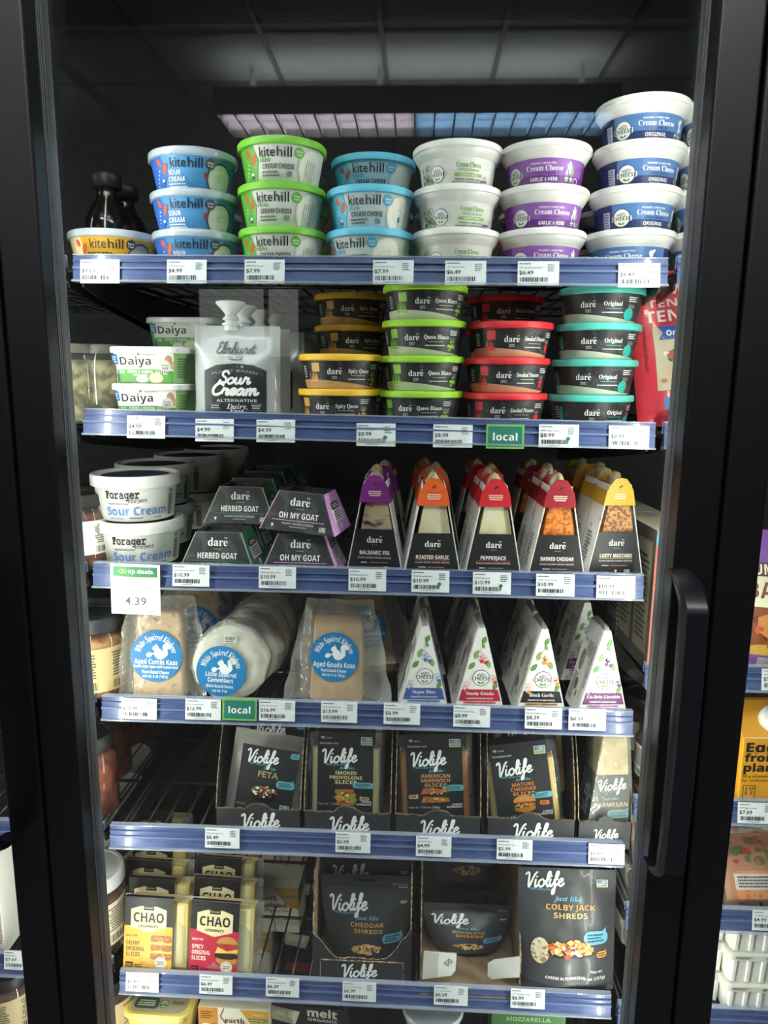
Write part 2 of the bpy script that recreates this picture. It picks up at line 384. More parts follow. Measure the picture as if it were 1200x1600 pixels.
named('pouch_silver', '#bcbfc1', .3, coat=.4, noise_scale=14, hex2='#aaadb0', bump=.35)
named('dark_bottle', '#15110f', .15, coat=.6)
named('dare_black', '#232326', .48, noise_scale=70, hex2='#3d3d42', contrast=(.52, .57))
named('ceiling_tile', '#c9c9c4', .9, noise_scale=300, hex2='#bcbcb6', bump=.1)
named('store_floor', '#2b2724', .5, noise_scale=3, hex2='#332e2a')
named('store_wall', '#3b3734', .8, noise_scale=2, hex2='#44403c')
W, INK = '#f2f2f0', '#26272c'
# ---------------------------------------------------------------- the shop behind the camera (it mirrors in the door)
def build_store():
    zc, y0, x0, x1 = 3.05, -9.0, -6.0, 6.0
    g = Geo(); g.add(box(x0, x1, y0, .72, -.06, 0), 'store_floor'); struct(g.obj('floor'))
    g = Geo(); g.add(box(x0, x1, y0, .72, zc+.012, zc+.06), 'ceiling_tile')
    for i in range(-9, 10): g.add(box(i*.61-.162, i*.61-.138, y0, .72, zc, zc+.011), '#77777a')
    for j in range(16): y = -8.84+j*.61; g.add(box(x0, x1, y-.012, y+.012, zc-.001, zc+.011), '#77777a')
    struct(g.obj('ceiling'))
    for nm, b in (('wall_south', (x0, x1, y0-.1, y0, 0, zc)), ('wall_west', (x0-.1, x0, y0-.1, .72, 0, zc)), ('wall_east', (x1, x1+.1, y0-.1, .72, 0, zc)), ('wall_north', (x0, x1, .72, .8, 0, zc+.06))):
        g = Geo(); g.add(box(*b), 'store_wall'); struct(g.obj(nm))
    # hanging fluorescent fixture: half warm, half cool tubes behind a louvre
    def fixture(x, y, z, lng, label, cols, power):
        t = thing('ceiling_light', label, 'lamp', 'fluorescent lamps hanging over the aisle'); t.location = (x, y, z)
        g = Geo(); g.add(box(-lng/2, lng/2, -.2, .2, .075, .14), '#1c1c1f'); g.add(box(-lng/2, lng/2, -.2, -.185, 0, .075), '#303034'); g.add(box(-lng/2, lng/2, .185, .2, 0, .075), '#303034')
        for e in (-lng/2, lng/2-.015): g.add(box(e, e+.015, -.185, .185, 0, .075), '#303034')
        g.obj('housing', t)
        h = lng/2
        for k, m in enumerate(cols):
            g = Geo(); g.add(box(-h+k*lng/2+.02, -h+(k+1)*lng/2-.02, -.18, .18, .05, .06), m); g.obj('diffuser', t)
        g = Geo()
        for i in range(1, 20): xx = -h+i*lng/20; g.add(box(xx-.004, xx+.004, -.185, .185, .004, .046), '#9a9aa0')
        for yy in (-.06, .06): g.add(box(-h, h, yy-.004, yy+.004, .004, .046), '#9a9aa0')
        g.obj('louvre', t)
        for e in (-lng*.42, -.2, lng*.42): g = Geo(); g.add(box(e-.012, e+.012, -.012, .012, .14, zc-z), '#c8c8cc'); g.obj('stem', t)
        if power: area('added_lamp_light', (x, y, z-.01), (0, 0, -1), lng*.95, .3, power, (.93, .97, 1), up=(0, 1, 0))  # only the added unseen lamps get this area light
        area('ceiling_fill_light', (x, y, z+.145), (0, 0, 1), lng*.95, .35, power*1.2+10, (.93, .97, 1), up=(0, 1, 0))  # added fill light aimed up to brighten the ceiling
    lamp_mat('tube_warm', (1, .84, .87), 32); lamp_mat('tube_cool', (.38, .68, 1), 36)
    fixture(.02, -3.755, 2.75, 2.18, 'long louvred lamp hanging in the aisle, half pinkish and half bluish, mirrored in the door', ('tube_warm', 'tube_cool'), 0)
    fixture(.02, -1.5, 2.75, 2.18, 'long louvred lamp hanging in the aisle close to the cooler', ('tube_warm', 'tube_warm'), 36)  # added unseen lamp that brightens the goods from the front
    for x in (-3.4, 3.4): fixture(x, -3.755, 2.75, 2.18, 'long louvred lamp further %s along the aisle, outside the mirrored view' % ('west' if x < 0 else 'east'), ('tube_warm', 'tube_warm'), 20)  # added unseen lamps, put in to brighten the mirrored ceiling
    lamp_mat('window_glow', (.95, .93, .88), .8)
    t = struct(thing('window_1', 'bright shop window across the aisle', 'window')); t.location = (-2.15, y0, 1.62); del t['category']; del t['label']
    g = Geo(); g.add(box(-.65, .65, .0, .02, 0, .85), 'window_glow'); g.obj('window_pane', t)
    g = Geo()
    for b in ((-.7, .7, 0, .06, -.06, 0), (-.7, .7, 0, .06, .85, .91), (-.7, -.65, 0, .06, 0, .85), (.65, .7, 0, .06, 0, .85), (.2, .26, 0, .05, 0, .85)): g.add(box(*b), '#5c4a3a')
    g.obj('window_frame', t)
build_store()
# ---------------------------------------------------------------- the cooler
def build_cooler():
    t = thing('display_cooler', 'black upright refrigerated display cooler with glass doors', 'cooler')
    def part(n, m, *bs):
        g = Geo()
        for b in bs: g.add(box(*b), m)
        return g.obj(n, t)
    part('back_panel', 'liner', (-1.15, 1.15, .62, .66, .0, 2.05)); part('top_panel', 'liner', (-1.15, 1.15, -.1, .62, 2.02, 2.08))
    part('base_panel', 'liner', (-1.15, 1.15, -.1, .62, .0, .1))
    part('side_panel', 'liner', (-1.18, -1.15, -.1, .66, 0, 2.08)); part('side_panel', 'liner', (1.15, 1.18, -.1, .66, 0, 2.08))
    for s in (-1.5, -.5, .5, 1.5):
        x = s*PITCH
        m = part('mullion', 'frame_black', (x-.0055, x+.0055, -.105, -.085, .1, 2.02), (x-.012, x+.012, -.105, -.095, .1, 2.02))
        for e in (-1, 1):
            q = Geo(); q.add(box(x+e*.004-.003, x+e*.004+.003, -.085, -.079, .2, 2.0), 'steel_grey'); l = q.obj('led_channel', m)
build_cooler()
def build_door(cx, label, handle):
    t = thing('cooler_door', label, 'door', 'glass cooler doors'); t.location = (cx, -.17, 0)
    L, R_, O = -.364, .364, .0
    yf, yb, a, z0, z1 = 0, .045, .049, .06, 2.1
    def ringbox(g, x0, x1, za, zb, wd, y0, y1, m):
        g.add(box(x0, x0+wd, y0, y1, za, zb), m); g.add(box(x1-wd, x1, y0, y1, za, zb), m); g.add(box(x0+wd, x1-wd, y0, y1, za, za+wd), m); g.add(box(x0+wd, x1-wd, y0, y1, zb-wd, zb), m)
    g = Geo(); ringbox(g, L, R_, z0, z1, .042, 0, .026, 'frame_black'); o = g.obj('frame', t)
    bv = o.modifiers.new('b', 'BEVEL'); bv.width = .003; bv.segments = 3; bv.limit_method = 'ANGLE'
    g = Geo(); ringbox(g, L, R_, z0, z1, .0412, .0262, .0366, 'rubber')
    for y in (.0275, .0312, .0352): ringbox(g, L+.0385, R_-.0385, z0+.0385, z1-.0385, .0034, y, y+.0011, 'steel_grey')
    g.obj('glazing_bead', t)
    g = Geo(); ringbox(g, L+.006, R_-.006, z0+.006, z1-.006, .0362, .0372, .0505, 'steel_grey'); g.obj('inner_trim', t, 'dull grey metal strip inside the glass')
    g = Geo(); ringbox(g, L+.002, R_-.002, z0+.01, z1-.01, .012, .051, .06, 'rubber'); g.obj('gasket', t)
    for k, y in enumerate((.0318, .0448)):
        g = Geo(); g.add(box(L+.0415, R_-.0415, y, y+.004, z0+.0415, z1-.0415), 'door_glass'); g.obj('glass_pane', t)
    if handle:
        # flat bowed bar with rounded ends and two posts
        xh, za, zb = R_-.037, .826, 1.16
        g = Geo(); n = 60; rings = []
        for i in range(n+1):
            k = i/n; z = za+(zb-za)*k; e = min(k, 1-k); y = -.048*min(1, e/.075)**.45 - .004*sin(pi*k)-.002; hw = .0128*(min(1, e/.006+.6))**.5
            rings.append([(xh-hw, y-.004, z), (xh-hw+.003, y-.009, z), (xh+hw-.003, y-.009, z), (xh+hw, y-.004, z), (xh+hw, y+.006, z), (xh-hw, y+.006, z)])
        v, f = loft(rings); g.add((v, f), 'handle_black', True); o = g.obj('handle', t)
        for p in ('EDGE_SPLIT',): q = o.modifiers.new('e', p); q.split_angle = radians(40)
    return t
build_door(.011, 'black framed glass cooler door closed in front of the dairy shelves', True)
build_door(.011-PITCH, 'neighbouring cooler door cut off at the left edge, only its handle end and stile seen', True)
build_door(.011+PITCH, 'neighbouring cooler door cut off at the right edge, in front of the egg carton', False)
# ---------------------------------------------------------------- shelves with price rails
_WIRE = _RAIL = None
def build_shelf(cx, z0, z1, label):
    global _WIRE, _RAIL
    t = thing('wire_shelf', label, 'shelf', 'wire shelves of the cooler'); x0, x1 = -.36, .36
    t.location = (cx, 0, (z0+z1)/2); t.rotation_euler = (0, -atan2(z1-z0, .72), 0)
    if _WIRE is None:
        g = Geo()
        for i in range(27): x = -.345+i*.02654; g.add(tube([(x, .012, .0165), (x, .58, .0165)], .0016, 5), 'wire_black', True)
        for y in (.014, .15, .29, .43, .575): g.add(tube([(x0+.004, y, .0132), (x1-.004, y, .0132)], .0026, 6), 'wire_black', True)
        for s in (-1, 1): g.add(tube([(s*.352, .008, .0165), (s*.352, .6, .0165)], .0026, 6), 'wire_black', True)
        w_ = g.obj('wire_deck', t); _WIRE = w_
        g = Geo()
        # profile of the rail in (y, z), leaning back towards the top
        def strip(p, m): 
            v = [(x, y, z) for x in (x0, x1) for y, z in p]; n = len(p)
            g.add((v, [tuple(range(n)), tuple(range(2*n-1, n-1, -1))]+[((i+1) % n, i, n+i, n+(i+1) % n) for i in range(n)]), m)
        strip([(.0012, .0015), (.006, .0312), (.0085, .0312), (.004, .0015)], 'rail_blue')
        strip([(.0, 0), (-.0032, .0), (-.0032, .0024), (.0, .0026), (.009, .0016), (.009, 0)], 'rail_clear')
        strip([(.0046, .0318), (.0042, .0334), (.012, .0334), (.012, .0318)], 'rail_clear')
        strip([(.0009, .0158), (.0016, .0182), (.004, .0176), (.0036, .0158)], '#5a6a98')
        strip([(.0024, .0244), (.0026, .0256), (.005, .0256), (.0048, .0244)], '#465684')
        strip([(.0118, .019), (.0118, .0326), (.013, .0326), (.013, .019)], 'rail_clear')
        r_ = g.obj('price_rail', t); _RAIL = r_
    else:
        for src in (_WIRE, _RAIL):
            c = src.copy(); COL.objects.link(c); c.parent = t
    for s in (-1, 1):
        g = Geo(); xx = s*.3565
        P = [(.018, .012), (.6, .012), (.6, -.075), (.56, -.075), (.06, -.012), (.02, -.004)]
        v = [(xx+e, y, z) for e in (-.0015, .0015) for y, z in P]; n = 6
        g.add((v, [tuple(range(n)), tuple(range(2*n-1, n-1, -1))]+[((i+1) % n, i, n+i, n+(i+1) % n) for i in range(n)]), 'wire_black')
        g.obj('bracket', t)
    return t
LEV = ['top', 'second', 'third', 'fourth', 'fifth', 'sixth', 'lowest']
SHELF = ['top shelf of cream cheese tubs', 'second shelf of dip tubs', 'third shelf of goat cheese and wedges',
         'fourth shelf of vacuum packs and white wedges', 'fifth shelf of slices in card trays', 'sixth shelf of sliced packs and shred bags', 'bottom shelf of butter tubs and boxes']
for i, (a, b) in enumerate(RAIL): build_shelf(0, a, b, 'black wire shelf with a blue price rail, '+SHELF[i])
RZ = [1.463, 1.268, at(1185, 1081, 0).z, at(1185, 1290, 0).z, at(1170, 1458, 0).z, at(1150, 1612, 0).z]
for i, z in enumerate(RZ): build_shelf(PITCH, z, z, 'blue-railed shelf in the bay behind the right door, ' + ('at the height of the top shelf', 'under the red bag', 'under the purple bag', 'under the yellow egg carton', 'under the orange sandwich packs', 'under the white ribbed tubs')[i])
LZ = [1.463, 1.27, 1.073, .885, .69, .47]
for i, z in enumerate(LZ): build_shelf(-PITCH, z, z, 'blue-railed shelf in the bay behind the left door, ' + ('at the height of the top shelf', 'under the pale sauerkraut jars', 'under the white-labelled jar', 'under the dark-lidded relish jar', 'under the red kimchi jars', 'under the white-lidded jars')[i])
def RX(px, py, Y): return at(px, py, Y)
# ---------------------------------------------------------------- marks that come back on many packs
def a_dare(a, x, y, h, L=3, mat=W):
    a.t('dare', x, y, h*1.18, mat, L, 'S', wd=h*3.0)
    for d in (1.13, 1.42): a.ell(x+h*(d-.08), y+h*.62, h*.09, h*.09, mat, L, 8)
    return a.rect(x-h*.62, y-h*1.12, x+h*.62, y-h*1.0, '#8c8c8c', L)
def a_violife(a, x, y, wd, mat=W, L=3, tag=True, swoosh=False, rot=0):
    a.script('Violife', x, y, wd, mat, L, .27, rot=rot+.07)
    if tag: a.t('100% Dairy Free', x-wd*.12, y-wd*.25, wd*.055, '#5fb4c4', L, 'u', wd=wd*.6, rot=rot)
    if swoosh: a.curve([(x-wd*.32, y-wd*.26), (x-wd*.2, y-wd*.31), (x-wd*.02, y-wd*.3), (x+wd*.1, y-wd*.24)], wd*.035, '#5fb4c4', L)
    return a
def a_nuts(a, x, y, r, L=3):
    a.ell(x, y, r, r, W, L).ring(x, y, r, r*.07, INK, L+.4).t('NUTS', x, y+r*.42, r*.3, INK, L+.6, 't', arc=r*.9, wd=r*1.0)
    a.t('for', x, y+r*.28, r*.2, INK, L+.6, 'i').rect(x-r*1.15, y-r*.33, x+r*1.15, y+r*.2, W, L+.5).t('CHEESE', x, y-r*.06, r*.44, INK, L+.8, 't', wd=r*2.15)
    return a.leaf(x-r*.2, y-r*.6, r*.5, r*.26, -.5, '#5e9a3e', L+.6).leaf(x+r*.2, y-r*.6, r*.5, r*.26, .5, '#79ad50', L+.6)
def a_squirrel(a, x, y, k, L=3, mat=W):
    a.ell(x+1*k, y-1*k, 4.2*k, 5*k, mat, L, 20, .3).ell(x-2.2*k, y+4.3*k, 3*k, 2.5*k, mat, L+.1, 16, .3).ell(x+2.4*k, y-4*k, 4*k, 2.4*k, mat, L+.1, 16)
    a.poly([(x-2.4*k, y+6*k), (x-1.6*k, y+8.6*k), (x-.4*k, y+6.2*k)], mat, L+.1).ell(x-8.2*k, y-2.4*k, 2.8*k, 2.3*k, mat, L, 14, .5).line(x-2*k, y-.6*k, x-6.4*k, y-1.8*k, 1.3*k, mat, L+.1)
    P = [(x+4.5*k, y-3.6*k), (x+7.5*k, y-1*k), (x+7*k, y+3*k), (x+6.4*k, y+6*k), (x+8.6*k, y+7.6*k), (x+10.5*k, y+5.8*k)]
    for p, q in zip(P, P[1:]): a.line(*p, *q, 4.2*k, mat, L+.1)
    for p in P: a.ell(*p, 2.1*k, 2.1*k, mat, L+.15, 12)
    return a.ell(x-3*k, y+4.8*k, .5*k, .5*k, '#1d7db8', L+.5, 8)
# ---------------------------------------------------------------- round tubs
def tub_lid(t, r, z0, h, m, recess=.003, label=None, inner=None):
    g = Geo(); g.add(lathe([(r-.0025, z0), (r, z0+.0012), (r+.0003, z0+h-.002), (r-.0012, z0+h), (r-.004, z0+h), (r-.0055, z0+h-recess), (.001, z0+h-recess)], 64, False, True), m, True)
    if inner: g.add(lathe([(r-.014, z0+h-recess+.0003), (.001, z0+h-recess+.0004)], 48, False, True), inner)
    o = g.obj('lid', t); q = o.modifiers.new('e', 'EDGE_SPLIT'); q.split_angle = radians(50); return o
def build_kite(kind):
    base, dark, lid, h = {'ricotta': ('#f0b93c', '#e9d7a4', 'lid_frost', .0475), 'sour': ('#5ba2e0', '#3468c2', 'lid_frost', .0475),
                          'chive': ('#f1f1ee', '#5fae3c', '#7cc63e', .0515), 'plain': ('#eff2f2', '#55b5d8', '#62bddd', .0500)}[kind]
    words = {'ricotta': 'small yellow tub', 'sour': 'blue tub', 'chive': 'green tub', 'plain': 'light blue tub'}[kind]
    t = thing('cheese_tub', words, 'tub')
    hb = h-.0085; rb, rt = .0445, .0525
    g = Geo(); g.add(lathe([(rb-.003, 0), (rb, .0015), (rt, hb), (rt+.0012, hb+.001)], 64), base if kind != 'plain' else '#dfe9ec', True); g.obj('cup', t)
    a = Art(); H = hb*1000; tw = 42
    ww = 'plain' if kind in ('chive', 'plain') else kind
    if kind in ('chive', 'plain'):
        a.poly([(-78, 0), (-36, 0), (-29.5, H*.62), (-36, H), (-78, H)], dark, 1)
    elif kind == 'sour': a.poly([(-78, 0), (-46, 0), (-31, H*.45), (-42, H), (-78, H)], dark, 1)
    else: a.poly([(-78, 0), (-36, 0), (-40, H), (-78, H)], dark, 1)
    for x, y, l, r in ((-36, H*.62, 15, 1.1), (-45, H*.8, 11, 2.2)): a.leaf(x, y, l, 6.6, r, '#d5582f', 2); a.line(x-1.5, y-3, x+1.5, y+3, .4, '#e98a5c', 2.5)
    a.t('kite', -17.4, H-9, 11, INK, 3, ' ', wd=19.5, bold=.004).t('hill', 3.4, H-9, 11, INK, 3, ' ', wd=17.5, bold=.004)
    ccol = {'chive': '#5fae3c', 'plain': '#3aa6cf'}.get(kind, '#3a3b40')
    a.ell(21.5, H-9, 6.2, 6.2, ccol, 3).t('Dairy', 21.5, H-7.6, 2.2, W, 4, 't').t('Free', 21.5, H-11, 2.2, W, 4, 't')
    if kind in ('sour', 'ricotta'):
        sw = '#dcdccb' if kind == 'sour' else '#a9a79c'
        a.ell(36, H*.36, 19, H*.5, '#3b4250', 1.5, 32).ell(36, H*.35, 17, H*.45, '#d5dac8' if kind == 'sour' else sw, 2, 32)
        for k in range(5):
            rr_ = 14-k*2.6; a.curve([(36+rr_*cos(q*.5+k), H*.34+rr_*.85*sin(q*.5+k)) for q in range(9)], 1.5, '#e9ecdd' if kind == 'sour' else '#c9c6ba', 2.4)
        a.leaf(16.5, H*.42, 9, 4.5, 2.1, '#a23425', 3)
        if kind == 'sour':
            a.t('SOUR', -24.5, H-20, 5.4, W, 3, 't', wd=17, al=.4).t('CREAM', -22.5, H-27.5, 5.4, W, 3, 't', wd=22, al=.45); a.mic(-33, 1.5, 30, 6, 2, '#dcebf8')
        else: a.t('RICOTTA', -15.5, H-22, 5.6, INK, 3, 't', wd=32); a.mic(-32, 2, 30, 6, 2, '#7a5a20')
    else:
        a.ell(40, H*.42, 20, H*.56, '#c9c9b8', 1.5, 32).ell(41, H*.41, 18.5, H*.52, '#e6e4da', 2, 32)
        for k in range(7): q = k*.9; a.curve([(40+(5+k*1.6)*cos(q+j*.45), H*.42+(5+k*1.6)*.9*sin(q+j*.45)) for j in range(4)], .6, '#bdb9a6', 2.4)
        if kind == 'chive':
            for k in range(5): a.line(29+k*3.2, 2, 33+k*3.4, H*.66, .7, '#6b7a52', 2.6)
        else: a.ell(40, H*.3, 3, 4, '#5d9ab5', 2.6, 6)
        col = '#4c9a35' if kind == 'chive' else '#2d97c2'
        a.t(kind, -18.5, H-17.5, 5.6, col, 3, 'S', wd=14.5, al=.62).t('CREAM CHEESE', -4.5, H-25, 5.4, '#3c3d42', 3, 't', wd=40)
        a.mic(-25.5, H-37, 25, 7.5, 2, '#6c6c70'); a.rect(7, H-36, 13, H-30, '#8a8f8a', 3)
    a.rect(-44, 6, -39, 13, '#2e4f86', 2.5).rect(-43.5, 9.5, -39.5, 12.4, '#e9eef2', 3)
    for k in range(5): a.line(-56+k*2, 6+k*4, -53+k*2, 6+k*4, 1.4, '#d6e4c8' if kind == 'chive' else '#c9d9ee', 2.4)
    g = Geo(); a.emit(g, cone(rb, rt, hb), .005); g.obj('label', t)
    tub_lid(t, .0562, hb-.0012, .0097, lid); return t
def build_cashew(kind):
    lo, hi, words, nm = {'lemon': ('#f2f2ef', '#f2f2ef', 'white tub', 'LEMON DILL'), 'garlic': ('#693081', '#8e57ab', 'purple tub', 'GARLIC & HERB'), 'orig': ('#243266', '#4d75ae', 'blue tub', 'ORIGINAL')}[kind]
    t = thing('cheese_tub', words, 'tub')
    g = Geo(); g.add(lathe([(.042, 0), (.0435, .0015), (.048, .0315), (.049, .0325), (.0498, .033), (.052, .037), (.0528, .0375), (.055, .0422), (.0555, .044)], 64), 'white_tub', True)
    o = g.obj('cup', t); q = o.modifiers.new('e', 'EDGE_SPLIT'); q.split_angle = radians(40)
    a = Art(); H = 31
    if kind != 'lemon':
        a.rect(-110, .5, 110, H-.3, lo, 1).poly([(-40, 12), (66, 12), (66, H-.3), (-40, H-.3)], hi, 1.6)
        if kind == 'orig': a.rect(-62, .5, -40, H-.3, lo, 1.8).rect(-53, 3, -43, 23, '#d5dbe8', 2).mic(-52.5, 4, 9, 18, 6, '#5c6a96', 2.5)
    dx = 0 if kind != 'lemon' else 2
    a_nuts(a, -28+dx, 14.5, 10.5 if kind != 'lemon' else 9.5, 2)
    c1 = W if kind != 'lemon' else '#5f9a3c'
    a.t('ORGANIC & DAIRY-FREE', 10, 25.2, 1.9, c1, 3, 't', wd=30) if kind != 'lemon' else None
    a.t('Cream Cheese', 12+dx, 20 if kind != 'lemon' else 23.5, 5.6, c1, 3, 'S', wd=44 if kind != 'lemon' else 31).t('STYLE SPREAD', 12+dx, 14.2 if kind != 'lemon' else 17.6, 2.5, {'orig': '#223069', 'garlic': '#4d2164'}.get(kind, '#6b8f55'), 3, 't', wd=26)
    if kind == 'lemon':
        a.rrect(-4, 10.5, 32, 14.2, 1.8, '#7fb04c', 2).t('LEMON DILL', 14, 12.3, 2.2, W, 3, 't', wd=22); a.t('ORGANIC & DAIRY-FREE', 13, 7.4, 2.1, INK, 3, 't', wd=32).t('FERMENTED CASHEW PRODUCT', 13, 4, 2.1, INK, 3, 't', wd=40)
        for k in range(12): a.leaf(random.uniform(-52, -33), random.uniform(3, 26), random.uniform(5, 9), 3, random.uniform(0, 6), random.choice(('#6ea34a', '#7f8f70', '#33352f', '#8fb56a')), 1.5+k*.04)
        for k in range(6): a.ring(random.uniform(-50, -34), random.uniform(4, 25), 3, .5, '#33352f', 2.2)
        a.mic(30, 2, 12, 6, 2, INK); a.ell(39, 10, 3, 3, '#d8dcd2', 2).ring(39, 10, 3, .5, INK, 2.4)
    else:
        a.t(nm, 11, 7.6, 4, W, 3, 't', wd=33 if kind == 'garlic' else 26); a.mic(0, 2.6, 24, 1.8, 1, '#c9c4de')
        for k in range(7): a.leaf(44+random.uniform(-5, 6), 20+random.uniform(-5, 6), 8, 3, random.uniform(.8, 2.2), random.choice((W, '#e7e2ee', '#7fb04c')), 2+k*.05)
        for x in (40, 47): a.usda(x, 8.5, 3, 2)
        a.ring(55, 7, 4, .7, W, 2)
    g = Geo(); a.emit(g, cone(.0436, .048, .0315), .005); g.obj('label', t)
    tub_lid(t, .0568, .042, .0085, 'white_tub', .0015); return t
DARE = {'spicy': ('#f2c233', '#dca64a', '#e6c29a', 'Spicy Queso'), 'queso': ('#9bd336', '#8cc63c', '#e8e6d6', 'Queso Blanco'), 'pimento': ('#dd2b35', '#e0303c', '#ecc4a0', 'Smoked Pimento'), 'orig': ('#53c3b4', '#2fb5a8', '#eae6d6', 'Original')}
def build_dare(kind):
    lid, acc, fill, nm = DARE[kind]
    t = thing('dip_tub', 'black tub', 'tub'); rb, rt, hb = .0455, .0515, .0365
    g = Geo(); g.add(lathe([(rb-.003, 0), (rb, .0015), (rt, hb), (rt+.001, hb+.001)], 64), fill, True); g.obj('cup', t)
    a = Art(); H = 36.2; n = 24
    P = [(-80+160*i/n, 8.2-6*(i/n-.42)+3*sin(i/n*5)) for i in range(n+1)]
    for p, q in zip(P, P[1:]): a.poly([p, q, (q[0], H), (p[0], H)], 'dare_black', 1)
    for k in range(8):
        x, y = random.uniform(-45, 50), random.uniform(11, 30); a.curve([(x+6*cos(j*.8+k), y+4*sin(j*.8+k*2)) for j in range(7)], .35, '#5c5c60', 1.6)
    a_dare(a, -8, 22.5, 6.2, 3); a.mic(-12, 12.4, 8, 4, 3, '#b9b9b9', al=.5)
    a.t(nm, 24 if kind != 'orig' else 22, 23, 5, W, 3, 'i' if kind == 'pimento' else 'S', wd={'spicy': 29, 'queso': 33, 'pimento': 33, 'orig': 23}[kind]).line(13, 17.2, 33, 17.2, .7, acc if kind == 'orig' else '#bdb98f', 3)
    a.mic(9, 11.5, 29, 2.2, 1, '#d6d6d6')
    if kind != 'orig':
        a.rrect(-40, 22, -28, 33, 1.5, acc, 2)
        for k in range(9): a.poly([(-46+k*1.8, 9), (-44+k*1.8, 9), (-41+k*1.1+random.uniform(-3, 3), 19+random.uniform(0, 5))], acc, 2+k*.05)
        a.pile(47, 12, 11, 12, (acc, acc, '#2a2a2c'), 12, 2, .28)
    else:
        a.ell(45, 10.5, 7.5, 7.5, acc, 2).ring(45, 10.5, 5, .8, '#1f8f86', 2.6).leaf(45, 10.5, 5, 2, .5, '#1f8f86', 2.6); a.poly([(-52, 12), (-46, 10), (-48, 30), (-51, 28)], acc, 2)
    a.mic(42, 25, 15, 7, 3, '#e6e6e6'); a.mic(43, 17.5, 12, 5, 3, '#8e8e8e'); a.mic(-60, 14, 9, 16, 5, '#bdbdbd')
    g = Geo(); a.emit(g, cone(rb, rt, hb), .005); g.obj('label', t)
    tub_lid(t, .0552, hb-.001, .0088, lid, .002); return t
def build_forager():
    t = thing('cheese_tub', 'white tub', 'tub'); rb, rt, hb = .0495, .0555, .0475
    g = Geo(); g.add(lathe([(rb-.004, 0), (rb, .002), (rt, hb), (rt+.001, hb+.001)], 72), '#ecebe6', True); g.obj('cup', t)
    a = Art(); blue = '#5b8ccb'
    a.t('Forager', -16, 38, 9.6, '#26262a', 3, 'm', wd=45, bold=.03).t('Project', 4, 30, 4.8, '#3c3c40', 3, 'm', wd=25, bold=.012).t('Organic Dairy-free', -22.5, 26, 2.8, '#3c3c40', 3, 'm', wd=28, bold=.012)
    a.t('Sour Cream', 2, 15.5, 11.5, blue, 3, 't', wd=84); a.t('Alternative', -26, 6, 3, blue, 3, ' ', wd=20).mic(-8, 4.6, 22, 2.6, 2, '#55606c'); a.mic(26, 4.6, 14, 2, 1, INK)
    a.bar(49, 6, 8, 30, '#3a3a3e').mic(49, 38, 9, 5, 3, '#3a3a3e')
    g = Geo(); a.emit(g, cone(rb, rt, hb), .005); g.obj('label', t)
    tub_lid(t, .0598, hb-.0015, .0165, 'white_tub', .004, inner='#2f3f5c'); return t
# ---------------------------------------------------------------- rounded-square tub, spout pouch
def build_daiya():
    t = thing('cheese_tub', 'white tub', 'tub'); hb = .0385; s0 = .9
    g = Geo(); g.add(loft([rr(.098*k, .082*k, .018*k, z, 7) for k, z in ((s0*.96, 0), (s0, .002), (1, hb))]), '#efefea', True); g.obj('cup', t)
    a = Art(); H = 38.2
    a.rect(-62, .5, 120, H, '#f1f1ec', 1).poly([(-62, .5), (-40, .5), (-42, H), (-62, H)], '#7bb661', 1.4).poly([(-44, .5), (39, .5), (39, 15), (10, 17.5), (-44, 16.5)], '#5aa245', 1.5)
    a.rect(39, .5, 120, H, '#8bbd74', 1.5).rrect(-48.5, 23, -35.5, 36.5, 2, '#3f7fc0', 2).mic(-46.5, 25, 9, 9, 3, W, 2.6).rrect(-47, 3.5, -37, 12, 2, '#58719c', 2)
    a.t('Daiya', -12, 27.6, 10, INK, 3, 't', wd=42).t('Dairy-Free', 7, 35.6, 2.5, '#66665f', 3, ' ', wd=18).ell(-7, 36, 2, 1.6, '#5aa245', 3)
    a.t('CHIVE & ONION', -7, 14.2, 3.4, W, 3, 't', wd=35).t('CREAM CHEESE', -7, 10.2, 2.3, W, 3, 't', wd=21); a.mic(-36, 11.5, 8, 4, 2, '#dcefd2'); a.mic(14, 11.5, 9, 4, 2, '#dcefd2')
    a.ell(-5, 5, 9, 4.6, '#e8e6da', 2.2).ell(15, 6.4, 10, 6.6, '#e3d9ae', 2.2).ell(32, 28, 5, 7, '#b58a6a', 2).ell(37, 22, 4, 5, '#c9a888', 2)
    a.poly([(28+(8.6 if k % 2 else 7)*cos(k*pi/12), 19.5+(9.6 if k % 2 else 8)*sin(k*pi/12)) for k in range(24)], '#d3d2cb', 2.6).t('OAT', 28, 18.4, 3.1, INK, 3, 't').t('CREAM', 28, 13.8, 3.1, INK, 3, 't').t('Daiya', 28, 23, 3, '#44443f', 3, 'c')
    a.mic(44, 6, 24, 26, 8, '#4c6a40')
    g = Geo(); a.emit(g, wrap(.098, .082, .018, s0, 1, hb), .004); g.obj('label', t)
    g = Geo(); z = hb-.001; g.add(loft([rr(.104, .088, .02, z, 7), rr(.106, .09, .021, z+.001, 7), rr(.106, .09, .021, z+.0065, 7), rr(.103, .087, .02, z+.0082, 7), rr(.096, .08, .018, z+.0082, 7), rr(.094, .078, .018, z+.0068, 7)]), 'white_tub'); g.obj('lid', t)
    return t
